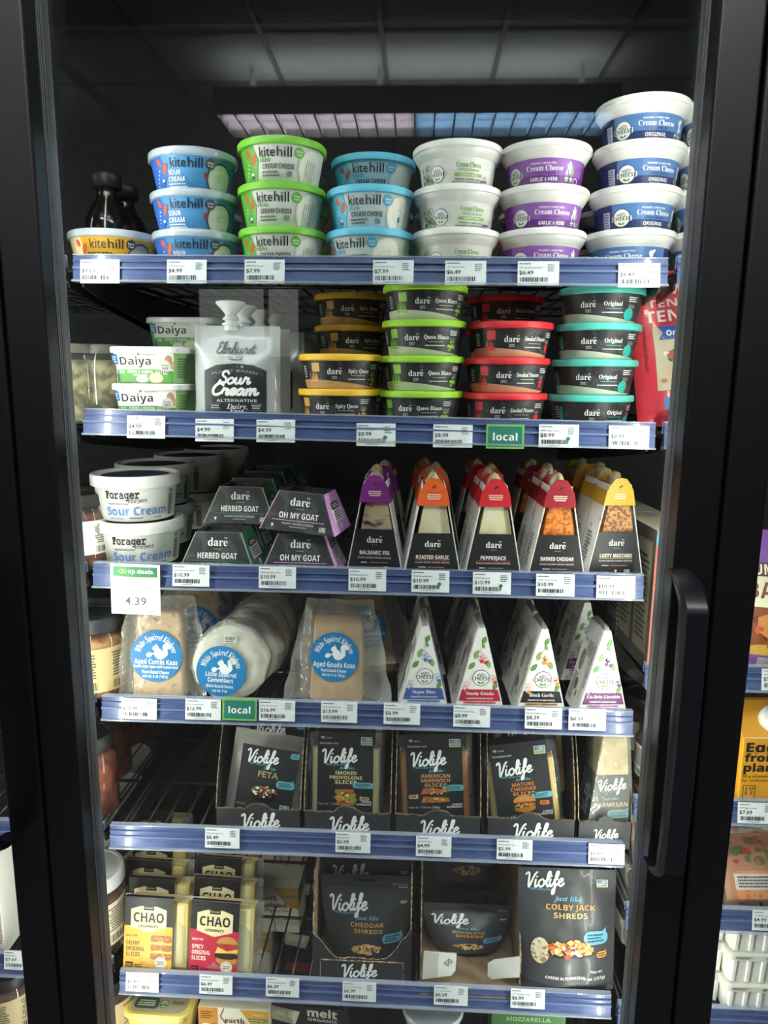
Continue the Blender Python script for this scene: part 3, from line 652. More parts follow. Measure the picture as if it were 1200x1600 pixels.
def bag_fn(wd, h, th, foot=.8, top=.12, wr=.0014, seed=0, narrow=0.0, crimp=.0):
    """a filled pouch: front surface at u (across), v (up); flat seams, fullest low down"""
    def bulge(u, v):
        k = max(0, 1-abs(2*u/wd)**2.6); q = v/h
        p = 1 if q < foot*.5 else max(0, cos((q-foot*.5)/(1-foot*.5-top+1e-6)*pi/2)) if q < 1-top else 0
        p *= min(1, (q+.03)/.12) if foot < 1.2 else 1
        return max(.0003, th/2*k**.7*p + wr*noise.noise((u*38+seed, v*26, seed*1.7))*(.25+k) + wr*.22*noise.noise((u*95+seed, v*60, 3+seed))*k)
    def fn(u, v, L, side=-1):
        q = v/h; x = u*(1-narrow*(1-q)**2)
        return (x, side*(bulge(u, v)+(L*EPS+.0009 if L > 0 else 0)), v)
    return fn
def bag_body(g, fn, wd, h, mat, nu=22, nv=28):
    for side in (-1, 1):
        v, f = grid(lambda a, b: fn((a-.5)*wd, b*h, -2, side), nu, nv)
        g.add((v, f if side < 0 else [q[::-1] for q in f]), mat, True)
    return g
def build_spout_pouch():
    t = thing('spout_pouch', 'silver pouch', 'pouch'); wd, h = .112, .122; fn = bag_fn(wd, h, .038, .75, .1, .0016, 3)
    g = bag_body(Geo(), fn, wd, h, 'pouch_silver'); g.obj('pouch', t)
    a = Art(); bk = '#24262b'
    P = [(-40, 12), (-36, 8), (36, 8), (40, 12), (40, 64), (24, 71), (0, 73), (-24, 71), (-40, 64)]
    a.poly([(x*1.03, 40+(y-40)*1.02) for x, y in P], '#8d9196', 1).poly(P, bk, 1.6)
    a.script('Elmhurst', 1, 93, 50, '#1d1e22', 3, .2).rrect(-9, 78, 9, 84, 3, '#44474c', 2).rrect(-8.4, 78.6, 8.4, 83.4, 2.6, '#d9dbdc', 2.4).t('Est. 1925', 0, 81, 2.4, '#333', 3, 't')
    a.t('PLANT BASED', 0, 64, 2.8, '#9a9ea3', 3, ' ', wd=60, arc=110).script('Sour', 0, 54.5, 40, W, 3, .3, 7.6).script('Cream', 1, 40.5, 58, W, 3, .3, 7.6)
    a.t('ALTERNATIVE', 2, 25.8, 3.6, '#cdd3d8', 3, 't', wd=52).t('Dairy', 2, 18.4, 6.2, W, 3, 'i', wd=25).t('Free', 2, 12.6, 5.6, W, 3, 'i', wd=18)
    for x in (-26, 27): a.mic(x-6, 15, 12, 6, 2, '#c3c8cc', al=.5); a.line(x-7, 22, x+7, 22, .4, '#8d9196', 3); a.line(x-7, 13.6, x+7, 13.6, .4, '#8d9196', 3)
    g = Geo(); a.emit(g, fn, .006, .006); g.obj('label', t)
    g = Geo()
    g.add(lathe([(.0085, 0), (.0085, .006), (.011, .0065), (.011, .009), (.0078, .0095), (.0078, .013), (.0105, .0135), (.0105, .0155), (.0072, .018), (.0072, .021), (.0125, .027), (.0185, .0335), (.0192, .035), (.0185, .036), (.001, .0362)], 36), '#d3d6d8', True)
    o = g.obj('spout_cap', t); o.location = (-.008, 0, h-.006); q = o.modifiers.new('e', 'EDGE_SPLIT'); q.split_angle = radians(55)
    return t
# ---------------------------------------------------------------- jars and bottles (side bays)
def build_jar(r, h, fill, lidm, lidh, lab=None, labcol='#e9dfba', name='food_jar', shoulder=.86):
    t = thing(name, 'glass jar', 'jar')
    g = Geo(); g.add(lathe([(r*.9, .0), (r, .004), (r, h-lidh-.012), (r*shoulder, h-lidh-.002), (r*shoulder, h-lidh)], 40), 'jar_glass', True); g.obj('glass_body', t)
    g = Geo(); g.add(lathe([(r*.88, .003), (r*.965, .006), (r*.965, h-lidh-.016), (r*.8, h-lidh-.008)], 36), fill, True); g.obj('contents', t)
    rl = r*(shoulder+.03) if shoulder < .95 else r*1.03
    g = Geo(); g.add(lathe([(rl, h-lidh), (rl+.0008, h-lidh+.002), (rl, h-.002), (rl-.002, h), (rl-.006, h), (rl-.007, h-.0015), (.001, h-.0015)], 40, False), lidm, True); o = g.obj('lid', t); q = o.modifiers.new('e', 'EDGE_SPLIT'); q.split_angle = radians(45)
    if lab:
        lo, hi = lab; a = Art(); hw = r*1000*2.2; H = (hi-lo)*1000
        a.rect(-hw, 0, hw, H, labcol, 1)
        for k in (-1, 0, 1):
            a.mic(k*hw*.62-hw*.22, H*.32, hw*.44, H*.58, 9, '#4a4234', 2, .5); a.bar(k*hw*.62-hw*.2, H*.06, hw*.4, H*.18, '#2a2620', 2)
        g = Geo(); a.emit(g, cone(r, r, hi-lo, lo), .004); g.obj('label', t)
    return t
def build_bottle():
    t = thing('sauce_bottle', 'dark bottle', 'bottle')
    g = Geo(); g.add(lathe([(.03, 0), (.033, .004), (.033, .075), (.03, .09), (.017, .112), (.0145, .12), (.0145, .13)], 36), 'dark_bottle', True); g.obj('glass_body', t)
    g = Geo(); g.add(lathe([(.0205, .129), (.0205, .145), (.019, .148), (.001, .148)], 32, True), '#1d1b1a', True); g.obj('cap', t); return t
# ---------------------------------------------------------------- tapered goat cheese boxes
def build_goat(kind):
    acc, nm = (('#377a50', 'HERBED GOAT') if kind == 'herb' else ('#cf97cf', 'OH MY GOAT'))
    t = thing('cheese_box', 'black box', 'box'); B, D, b, d, h = .0525, .039, .0315, .025, .0515
    v = [(-B, -D, 0), (B, -D, 0), (B, D, 0), (-B, D, 0), (-b, -d, h), (b, -d, h), (b, d, h), (-b, d, h)]
    g = Geo(); g.add((v, [(3, 2, 1, 0), (0, 1, 5, 4), (2, 3, 7, 6)]), 'dare_black')
    ti = [(-b+.006, -d+.005, h), (b-.006, -d+.005, h), (b-.006, d-.005, h), (-b+.006, d-.005, h)]; bo = [(x, y, h-.006) for x, y, z in ti]
    g.add((v[4:]+ti+bo, [(0, 1, 5, 4), (1, 2, 6, 5), (2, 3, 7, 6), (3, 0, 4, 7), (4, 5, 9, 8), (5, 6, 10, 9), (6, 7, 11, 10), (7, 4, 8, 11)]), 'dare_black')
    g.add((bo, [(0, 1, 2, 3)]), '#4a443a')
    g.obj('carton', t)
    g = Geo(); g.add((v, [(1, 2, 6, 5), (3, 0, 4, 7)]), acc)
    sl = sqrt((B-b)**2+h*h)
    for s in (-1, 1):
        fn = flat((s*B, -s*D, 0), (0, s, 0), (-s*(B-b), 0, h)); a = Art(); m = D*1000
        a.rect(m-16, 32, m+16, 42, '#222', 1).mic(m-13, 34, 26, 6, 2, W, 2, .5).rect(m-20, 15, m+20, 34, '#e6e4e0', .7).mic(m-17, 17, 34, 13, 4, '#55524f', 1.4, .5).ell(m, 8, 5, 4, '#dcd9dc', 2)
        a.emit(g, fn)
    g.obj('end_panel', t, 'green end panel' if kind == 'herb' else 'pink end panel')
    a = Art(); H = sqrt((D-d)**2+h*h)*1000; e = lambda q: (B-(B-b)*q/H)*1000
    for s in (-1, 1): a.line(s*(e(0)-.8), 0, s*(e(H)-.8), H, 1.3, acc if kind != 'herb' else '#8fa59a', 1)
    a.line(-e(H), H-.6, e(H), H-.6, .8, '#6a6a6c', 1)
    a_dare(a, 0, 40, 9.0, 2).t(nm, 0, 21.5, 7.8, W, 2, 't', wd=54).rect(-36, 14.2, 36, 15.2, acc, 2).t('PLANT BASED CHEESE', 0, 10.6, 2.8, '#b9b9b9', 2, 't', wd=43).mic(-12, 5.5, 24, 2, 1, '#a8a8a8', 2, .5)
    a.badge(34, 6.5, 1.0, 2).poly([(-37, 9), (-35, 4), (-33, 9)], W, 2)
    g = Geo(); a.emit(g, flat((0, -D, 0), (1, 0, 0), (0, D-d, h))); g.obj('label', t); return t
# ---------------------------------------------------------------- tall wedge boxes
DW = {'fig': ('#7d2a80', 'cheese_fig', 'BALSAMIC FIG'), 'garlic': ('#e5622c', 'cheese_cream', 'ROASTED GARLIC'), 'pepper': ('#c92833', 'cheese_cream', 'PEPPERJACK'), 'cheddar': ('#951f2c', 'cheese_spice', 'SMOKED CHEDDAR'), 'mustard': ('#d3a62c', 'cheese_mustard', 'LUSTY MUSTARD')}
def build_dwedge(kind):
    acc, ch, nm = DW[kind]
    t = thing('cheese_wedge', 'wedge', 'cheese'); D, h = .024, .13
    hw = lambda z: .0385-.025*z/h
    g = Geo(); z1 = .061
    g.add(prism([(-hw(0), 0), (hw(0), 0), (hw(z1), z1), (-hw(z1), z1)], -D, -D+.001), '#232326')
    g.add(prism([(-hw(0), 0), (hw(0), 0), (hw(h-.01), h-.01), (-hw(h-.01), h-.01)], D-.001, D), '#232326')
    for s in (-1, 1):
        P = [(s*hw(0), 0), (s*hw(0)-s*.0011, 0), (s*hw(h-.006)-s*.0011, h-.006), (s*hw(h-.006), h-.006)]
        g.add(prism(P[::-1] if s < 0 else P, -D, D), 'marbled')
    g.add(box(-hw(0), hw(0), -D, D, 0, .001), '#232326')
    for s in (-1, 1):                            # pale edges of the card
        a = Art(); a.line(s*(hw(0)*1000-.9), 0, s*(hw(.097)*1000-.9), 97, 1.3, '#d9d7d3', 1); a.emit(g, flat((0, -D, 0)))
    a = Art(); a.mic(12, 16, 22, 44, 9, '#77777c', 1)
    a.emit(g, flat((-hw(0), D, 0), (0, -1, 0), (hw(0)-hw(h), 0, h)))
    g.obj('carton', t)
    g = Geo(); za, zb = .03, .103; e = .0045
    g.add(prism([(-hw(za)+e+.004, za), (hw(za)-e, za), (hw(zb)-e+.001, zb), (-hw(zb)+e+.003, zb)], -D+.004, D-.003), ch); g.obj('cheese', t)
    g = Geo(); z0 = .097; q = .0012; n = 8
    def ringc(z, k=0): return [(-hw(z)-q+k, -D-q+k, z), (hw(z)+q-k, -D-q+k, z), (hw(z)+q-k, D+q-k, z), (-hw(z)-q+k, D+q-k, z)]
    zf = h+.002; g.add(loft([ringc(z0), ringc(h-.014)], False, False), acc); g.add(loft([ringc(h-.014, .0008), ringc(z0, .0008)], False, False), acc)
    c = hw(h-.014)+q
    for s in (-1, 1):                            # scalloped tabs of the collar
        P = [(-c, h-.014), (c, h-.014), (c*.72, h-.005), (c*.42, zf), (0, zf+.0012), (-c*.42, zf), (-c*.72, h-.005)]
        g.add(prism(P, s*(D+q)-.0005, s*(D+q)+.0005), acc)
    a = Art(); a.leaf(-1, 24, 4, 2, .8, '#1d1d1f', 1).leaf(1.4, 25.5, 4, 2, 2, '#1d1d1f', 1).mic(-9, 8, 18, 8, 3, '#f3d9c8', 1, .5); a.emit(g, flat((0, -D-q-.0003, z0)))
    g.obj('collar', t)
    g = Geo(); rnd = random.random()*9
    def tf(a_, b_):
        th = a_*2*pi; k = sin(b_*pi*.5); r = (.0035+.0075*sin(min(1, b_*1.25)*pi)**.6)*(1+.35*noise.noise((cos(th)*1.6+rnd, sin(th)*1.6, b_*3))); r = (.0095*(1-b_**2.6)**.5+.0003)*(1+.55*noise.noise((cos(th)*1.9+rnd, sin(th)*1.9, b_*4)))
        return (r*1.05*cos(th), r*1.7*sin(th), h-.022+.031*b_+.003*noise.noise((cos(th)*2, sin(th)*2, rnd)))
    g.add(grid(tf, 20, 12), 'wrap_tuft', True); g.obj('wrap', t)
    a = Art(); a.poly([(-hw(0)*1000+1.6, .3), (hw(0)*1000-1.6, .3), (hw(z1)*1000-1.6, 60.8), (-hw(z1)*1000+1.6, 60.8)], '#222225', .6)
    a_dare(a, 0, 47, 6.8, 2).t(nm, 0, 29.5, 5, W, 2, 't', wd=min(43, len(nm)*3.3)).rect(-22, 25.4, 22, 26.1, acc, 2).t('PLANT-BASED CHEESE WEDGE', 0, 22.4, 2, '#c9c9c9', 2, 't', wd=44)
    a.mic(-18, 15, 10, 2, 1, W, 2).mic(-6, 15, 24, 2, 1, '#b98a7a', 2).mic(-26, 6, 18, 1.8, 1, '#aaa', 2).badge(16, 8, .9, 2).poly([(-1, 10), (1, 6), (3, 10)], W, 2)
    g = Geo(); a.emit(g, flat((0, -D, 0))); g.obj('label', t); return t
NW = {'blue': ('#48609e', 'Super Blue', '#5b6fae', '#8a95c4'), 'gouda': ('#b7283a', 'Smoky Gouda', '#c63a48', '#e3848c'), 'black': ('#26262a', 'Black Garlic', '#d98f35', '#e09a3f'), 'brie': ('#6a2a66', 'Un-Brie-Lievable', '#7a3a78', '#d8a6d4')}
def build_nwedge(kind):
    bc, nm, berry, sub = NW[kind]
    t = thing('cheese_wedge', 'white wedge', 'cheese'); D, h, B, b = .029, .121, .0345, .0045
    P = [(-B, 0), (B, 0), (b, h), (-b, h)]
    g = Geo(); g.add(prism(P, -D, D), '#eceae6')
    a = Art(); k = 2*D*1000                       # long left side with a picture and small print
    a.mic(6, 8, 15, 40, 12, '#6c6a68', 1).mic(22, 78, 22, 22, 8, '#6c6a68', 1).ell(17, 68, 8, 16, '#8a7464', 1, 12).ell(19, 66, 5, 10, '#b39a82', 1.5, 10).ell(22, 34, 6, 9, '#7d6a5c', 1, 12).leaf(30, 22, 12, 6, 1.3, '#6ea34a', 1)
    a.t(nm, k-9, 70, 6, bc if kind != 'black' else '#c9762c', 2, 'i', wd=62, rot=pi/2); a.mic(k-17, 20, 4, 76, 30, '#85827e', 1); a.ell(12, 96, 5, 3, '#b0aaa2', 1)
    a.emit(g, flat((-B, D, 0), (0, -1, 0), (B-b, 0, h)))
    a = Art(); a.mic(8, 10, 40, 80, 20, '#85827e', 1); a.emit(g, flat((B, -D, 0), (0, 1, 0), (-(B-b), 0, h)))
    g.obj('carton', t)
    g = Geo(); v, f = loft([[(-.0015, -D*.9, h-.004), (.0015, -D*.9, h-.004), (.0015, D*.9, h-.004), (-.0015, D*.9, h-.004)], [(-.003, -D*.85, h+.0035), (.003, -D*.85, h+.0035), (.003, D*.85, h+.0035), (-.003, D*.85, h+.0035)], [(-.0012, -D*.6, h+.0055), (.0012, -D*.6, h+.0055), (.0012, D*.6, h+.0055), (-.0012, D*.6, h+.0055)]])
    g.add((v, f), '#8d8b87'); g.obj('top_tab', t, 'grey cut edge at the tip')
    a = Art(); rn = random.Random(5)
    for s in (-1, 1):
        for q in range(16): y = 4+q*7; a.ell(s*((B-(B-b)*y/h/1000)*1000-.6), y, .5, .9, '#b9b6b0', 1, 6)
    for x, y, l, r in ((3.5, 104, 12, 1.2), (-6, 84, 14, 1.2), (-12, 68, 13, .9), (10, 71, 13, 1.9), (20, 39, 12, 1.2), (3, 96, 8, 2)): a.leaf(x, y, l, l*.5, r, rn.choice(('#5f9a35', '#7aa84c', '#548c30')), 1.4); a.line(x-l*.35*cos(r), y-l*.35*sin(r), x+l*.35*cos(r), y+l*.35*sin(r), .35, '#cfe0b8', 1.8)
    for x, y in ((-1, 84), (3, 81), (6, 77), (0, 78), (-18, 42), (-19, 36), (17, 52), (19, 48)):
        a.ell(x, y, 3.6, 4, W, 1.6, 14).ring(x, y, 3.6, .6, berry, 1.8).line(x, y-2.5, x+.5, y+2.5, .5, berry, 2).line(x-1.2, y-2, x-.8, y+2.2, .4, berry, 2)
    for x, y in ((1, 74.5), (7, 73), (-17, 33), (20, 45)): a.ell(x, y, 2.7, 2.7, berry, 2, 12)
    a.curve([(-2, 88), (1, 94), (2, 100), (1, 106)], .5, '#4d6a33', 1.6)
    a_nuts(a, 1, 51, 11.6, 2.2)
    a.poly([(-28.3, 18), (28.3, 18), (24, 34.5), (-24, 34.5)], bc, 1.5).t(nm, 0, 29, 4.6 if kind != 'brie' else 4.2, W, 3, 'S', wd={'blue': 31, 'gouda': 37, 'black': 33, 'brie': 45}[kind]).t('FERMENTED CASHEW WEDGE', 0, 21.6, 2.1, W, 3, 't', wd=36)
    a.rect(-22, 14, 22, 17.2, sub, 1.5).t('ORGANIC & DAIRY-FREE', 0, 15.5, 2.1, bc, 3, 't', wd=40).t('Chef Crafted', -12, 9.8, 2.3, '#5c5a58', 3, 'i', wd=18).t('Probiotic Rich', 13, 9.8, 2.3, '#5c5a58', 3, 'i', wd=20)
    a.t('NET WT. 4.2 OZ (120g)', 0, 3.6, 2, '#77746f', 3, 't', wd=27).usda(24, 4.6, 4, 2).ring(-24.5, 4.6, 4, .5, '#5c5a58', 2).leaf(-24.5, 4.6, 5, 2.4, .6, '#6ea34a', 2)
    g = Geo(); a.emit(g, flat((0, -D, 0))); g.obj('label', t); return t
# ---------------------------------------------------------------- vacuum packs with a round sticker
def sticker(a, cx, cy, R, lines, rot=0):
    q = Art(); q.ell(0, 0, R, R, '#1d7db8', 1, 48); q.t('White Squirrel Kitchens', 0, R*.74, R*.23, W, 2, 'i', wd=R*2.0, arc=R*.74)
    a_squirrel(q, R*.06, R*.14, R*.041, 2)
    for s, y, h_, f, w_ in lines: q.t(s, 0, y*R, h_*R, W, 2, f, wd=w_*R)
    c, s_ = cos(rot), sin(rot)
    for P, F, m, L in q.it: a.it.append(([(cx+x*c-y*s_, cy+x*s_+y*c) for x, y in P], F, m, L))
    return a
def build_vac(kind):
    gouda = kind == 'gouda'
    t = thing('vacuum_packed_cheese', 'pack', 'cheese'); th, h = .034, .122
    b0, b1 = .036, .029
    if gouda: h, b0, b1 = .120, .037, .031
    P = [(-b0, .0015), (b0, .0015), (b1+.003, h*.9), (b1, h), (-b1, h), (-b1-.002, h*.92)]
    g = Geo(); g.add(prism(P, -th/2, th/2), 'cheese_tan' if gouda else 'cheese_cumin'); o = g.obj('cheese_block', t)
    q = o.modifiers.new('b', 'BEVEL'); q.width = .004; q.segments = 3; q.limit_method = 'ANGLE'
    fw = (.066, .07) if gouda else (.062, .064); sd = 4 if gouda else 1
    def film(a_, b_, s):
        u = -fw[0]+(fw[0]+fw[1])*a_; v = -.001+(h+.022)*b_
        u *= 1-.28*b_**2+.05*noise.noise((b_*4, sd, 0)) if not gouda else (1.12-.42*b_**1.2+.07*noise.noise((b_*5, sd, 0)))
        e = max(abs(u)-(b0+(b1-b0)*max(0, v)/h)-.001, v-h-.001, 0); k = max(0, 1-e/.02); k = k*k*(3-2*k)
        wv = .005*noise.noise((u*40+sd, v*28, 0))*(1-k)+.0007*noise.noise((u*160, v*160, sd))
        return (u, s*(th/2*k+.0008+k*.0006)+wv*1.6-(.012*(e/.03) if gouda else .006*(e/.03)), max(v+.003*noise.noise((u*30, 2, sd))*(1-k)*(b_ > .5), .0008))
    g = Geo()
    for s in (-1, 1):
        v, f = grid(lambda a_, b_: film(a_, b_, s), 40, 40); g.add((v, f if s < 0 else [x[::-1] for x in f]), 'film', True)
    g.obj('film_pouch', t, 'clear vacuum film')
    a = Art()
    if gouda: sticker(a, -3, 62, 34, [('Aged Gouda Kaas', -.32, .2, 't', 1.72), ('Plant-based Cheese', -.56, .12, 't', 1.05), ('Net wt. 5 oz (142 g)', -.74, .11, 't', .95)], -.02)
    else: sticker(a, -2, 60, 36, [('Aged Cumin Kaas', -.22, .2, 't', 1.68), ('Gouda Style Aged with Cumin Seed', -.41, .1, 't', 1.72), ('Plant-Based Cheese', -.62, .12, 't', 1.05), ('net wt. 5 oz (142 g)', -.78, .11, 't', .98)], -.03)
    g = Geo(); a.emit(g, flat((0, -th/2-.0022, 0))); g.obj('sticker', t, 'round blue sticker'); return t
def build_camembert():
    t = thing('wrapped_cheese', 'wheel', 'cheese'); R, th = .051, .036; sd = 3.3
    def sf(a_, b_):
        th_ = a_*2*pi; pr = [(0.001, -th/2), (R*.86, -th/2-.001), (R*.99, -th/2+.004), (R*1.03, 0), (R*.99, th/2-.004), (R*.6, th/2), (.001, th/2)]
        x = b_*(len(pr)-1); i = min(int(x), len(pr)-2); k = x-i; r = pr[i][0]*(1-k)+pr[i+1][0]*k; y = pr[i][1]*(1-k)+pr[i+1][1]*k
        e = r/R; n1 = noise.noise((cos(th_)*2.2+sd, sin(th_)*2.2, y*30)); n2 = abs(noise.noise((cos(th_)*5, sin(th_)*5+sd, r*40)))
        r *= 1+.06*n1*e+.05*n2*e
        return (r*cos(th_), y+.0022*n1*e-.002*n2*e, R*1.0+r*sin(th_))
    g = Geo(); v, f = grid(lambda a_, b_: sf(a_, b_), 64, 30); g.add((v, [q[::-1] for q in f]), 'rind_white', True); g.obj('cheese_wheel', t)
    def sk(a_, b_):
        p = sf(a_, b_); x, z = p[0], p[2]-R; k = 1.03+.06*noise.noise((a_*9, b_*5, 1)) ; return (x*k, p[1]*1.06-.0012, R+z*k+(.012*max(0, z/R-.5)))
    g = Geo(); v, f = grid(sk, 64, 30); v = [(x, y, max(z, .001)) for x, y, z in v]; g.add((v, [q[::-1] for q in f]), 'film', True); g.obj('film_pouch', t, 'crinkled clear film')
    a = Art(); sticker(a, -9, 41, 35, [('Little Squirrel', -.14, .17, 't', 1.22), ('Camembert', -.36, .17, 't', 1.02), ('Plant-Based Cheese', -.6, .12, 't', 1.05), ('net wt. 5 oz', -.78, .11, 't', .6)], -.05)
    g = Geo(); a.emit(g, flat((0, -th/2-.0046, 0))); g.obj('sticker', t, 'round blue sticker')
    a = Art(); a.rect(-12, 80, 6, 90, '#d8d6d0', 1).bar(-10, 84, 14, 5, '#55534f', 2).mic(-10, 81, 14, 2.4, 1, '#55534f', 2); g = Geo(); a.emit(g, flat((.006, -th/2-.004, 0))); g.obj('barcode_label', t); return t
# ---------------------------------------------------------------- sliced cheese and blocks
VC, TEAL = '#2d2e31', '#6fb9c6'
def food(a, kind, x, y, k=1.0, L=2):
    if kind == 'burger':
        a.ell(x, y-7*k, 16*k, 6*k, '#b8752f', L).pile(x, y-2*k, 32*k, 8*k, ('#5d7a2c', '#7fa040', '#6a3a20', '#e2b13c', '#4a2a18'), 30, L+.2, .3).rect(x-15*k, y+1*k, x+15*k, y+3*k, '#b8332a', L+2.2)
        a.poly([(x+17*k*cos(i*pi/12), y+3*k+10*k*sin(i*pi/12)) for i in range(13)], '#c58a45', L+2.4).pile(x, y+8*k, 22*k, 6*k, ('#e3c189', '#a96f32'), 14, L+2.6, .1)
    elif kind == 'sandwich':
        for q in range(2):
            yy = y+(q*13-6)*k; a.poly([(x-22*k, yy-5*k), (x+22*k, yy-3*k+q*2), (x+20*k, yy+3*k), (x-18*k, yy+5*k)], '#a8682f', L+q*.3).pile(x, yy, 40*k, 8*k, ('#c98f4e', '#b97a3a', '#dcae6c'), 16, L+.5+q*.3, .3)
    elif kind == 'toastie':
        a.pile(x, y, 30*k, 22*k, ('#d8b36c', '#c78b4a', '#7a9a3c', '#b8402c', '#f0d880', '#8a4a28'), 42, L, .22); a.rect(x-15*k, y+9*k, x+13*k, y+13*k, '#b06a34', L+3).rect(x-15*k, y-12*k, x+13*k, y-8*k, '#b06a34', L+3)
    elif kind == 'salad':
        a.poly([(x-21*k, y), (x-17*k, y-10*k), (x-8*k, y-14*k), (x+8*k, y-14*k), (x+17*k, y-10*k), (x+21*k, y)], '#151517', L); a.pile(x, y+2*k, 38*k, 17*k, ('#f1efe6', '#b8322c', '#6d8c3a', '#e9e6da', '#8aa853', '#4c2a30'), 60, L+.5, .16)
    elif kind == 'shreds': a.pile(x, y, 50*k, 14*k, ('#d9a45c', '#e8bd7c', '#c98a45', '#f0d09a'), 70, L, .22)
    elif kind == 'nachos':
        a.ell(x, y-4*k, 32*k, 9*k, '#17171a', L); a.pile(x, y+1*k, 58*k, 22*k, ('#e0a356', '#eebf7c', '#d48c3e', '#b8402c', '#f0e2c0', '#c9793a'), 80, L+.4, .22).pile(x-2*k, y+6*k, 34*k, 10*k, ('#b8322c', '#c9482f', '#4a4a2c', '#f0e8d8'), 22, L+3, .18)
VS = {'provolone': (['SMOKED', 'PROVOLONE', 'SLICES'], 'toastie', '#e8d69c', '#ead8a0', 1), 'american': (['AMERICAN', 'SANDWICH', 'SLICES'], 'sandwich', '#d2a06c', '#c7863e', 1), 'cheddar': (['MATURE', 'CHEDDAR', 'SLICES'], 'burger', '#d98c52', '#dcbc6c', 1)}
def build_vslices(kind):
    words, fd, col, ch, _ = VS[kind]
    t = thing('cheese_slices_pack', 'pack', 'cheese slices'); cw, chh = 80, 132
    g = Geo(); g.add(rbox(.098, .02, .1, .006, .002, .006), ch); g.obj('cheese_slices', t)
    g = Geo(); g.add(rbox(.112, .026, .126, .012, .003, .001), 'clear_plastic', True); g.obj('clear_tray', t)
    g = Geo(); g.add(box(-.04, .04, -.0146, -.0138, 0, chh*.001), VC); g.add(box(-.04, .04, -.0138, .0138, chh*.001-.0008, chh*.001), VC)
    a = Art(); a.line(-40, 110, 40, 110, .5, '#1b1b1d', 1).t('10', -33, 123, 3.4, W, 2, 't').t('SLICES', -24, 122.4, 1.8, '#cfcfcf', 2, 't').t('RECLOSABLE PACK', -23.5, 114.5, 2.3, '#cfcfcf', 2, 't', wd=27); a.badge(30, 119, 1.9, 2)
    a_violife(a, -8, 96, 48, W, 2); a.t('just like', 2, 79.5, 4, TEAL, 2, 'i', wd=22)
    for i, w_ in enumerate(words): a.t(w_, 1, 72-i*6.7, 5, col, 2, 't', wd=len(w_)*5.2)
    fy = {'toastie': 36, 'sandwich': 43, 'burger': 44}[fd]
    a.bubble(26, 54.5, 30, 8.5, TEAL, 1, 2); food(a, fd, 0, fy, .95, 2)
    a.bubble(28 if kind != 'american' else -31, fy-1, 14, 6, '#d9b48c' if kind != 'cheddar' else '#d5803c', 1 if kind != 'american' else -1, 5, 2)
    a.t('CHEESE', 31, 30.5, 2.6, W, 6, 't', wd=14).t('ALTERNATIVE', 27, 27, 2.6, W, 6, 't', wd=22).t('Net wt. 7.05 oz (200g)', -16, 26.5, 3, '#d0d0d0', 2, ' ', wd=44)
    a.emit(g, flat((0, -.0147, 0))); g.obj('card_sleeve', t); return t
def build_feta():
    t = thing('cheese_block_pack', 'pack', 'cheese'); h = .112
    g = Geo(); g.add(rbox(.08, .026, .1, .006, .003, .004), '#e9e6dc'); g.obj('cheese_block', t)
    fn0 = bag_fn(.118, .128, .036, .9, .1, .002, 4)
    g = bag_body(Geo(), fn0, .118, .128, 'film_milky', 24, 24); g.obj('film_pouch', t)
    def fn(u, v, L): return (u, -.0192-L*EPS-.0012*cos(u*40), v+.006)
    g = Geo(); g.add(grid(lambda a_, b_: fn((a_-.5)*.084, b_*.108, -1), 10, 4), VC)
    a = Art(); a_violife(a, -10, 93, 45, W, 2); a.bubble(36, 100, 13, 8, TEAL, -1, 2); a.t('just like', 2, 78, 3.8, TEAL, 2, 'i', wd=19).t('FETA', 1, 68.5, 8.4, '#b8a878', 2, ' ', wd=30, bold=.02)
    food(a, 'salad', -1, 42, .95, 2); a.bubble(28, 57, 27, 11, TEAL, -1, 2); a.badge(31, 23, 1.6, 2).t('BLOCK', -33, 22, 2.8, '#b8a878', 2, 't').t('Net wt. 7.1 oz (200g)', -18, 9, 3.4, '#cfcfcf', 2, ' ', wd=43); a.t('CHEESE', 29, 12, 2.6, W, 2, 't').t('ALTERNATIVE', 25, 7.4, 2.6, W, 2, 't', wd=21)
    a.emit(g, fn, .006); g.obj('label', t); return t
def build_parm():
    t = thing('cheese_wedge', 'wedge', 'cheese'); D = .0185
    g = Geo(); P = [(-.034, .0), (.034, .0), (.02, .152), (-.014, .152)]; g.add(prism(P, -D, D), 'cheese_parm'); o = g.obj('cheese', t)
    q = o.modifiers.new('b', 'BEVEL'); q.width = .003; q.segments = 2
    g = Geo(); k = .0012; hw = lambda z: (-.034+.02*z/.152-k, .034-.014*z/.152+k); z1 = .097
    l0, r0 = hw(0); l1, r1 = hw(z1); g.add(prism([(l0, 0), (r0, 0), (r1, z1), (l1, z1)], -D-k, D+k), VC)
    a = Art(); a_violife(a, 1, 83, 38, W, 2); a.t('just like', -1, 63, 4.2, TEAL, 2, 'i', wd=22).t('PARMESAN', 0, 54, 6, '#e0c8a4', 2, 't', wd=48).bubble(12, 40, 34, 12, TEAL, -1, 2); a.emit(g, flat((0, -D-k, 0)))
    a = Art(); a.script('Violife', D*1000, 56, 44, W, 2, .3, rot=pi/2); a.emit(g, flat((l0, D, 0), (0, -1, 0), (l1-l0, 0, z1))); g.obj('card_sleeve', t)
    g = Geo(); P = [(-.036, .0), (.036, .0), (.0225, .156), (-.016, .156)]; g.add(prism(P, -D-.0022, D+.0022), 'film'); g.obj('film_pouch', t); return t
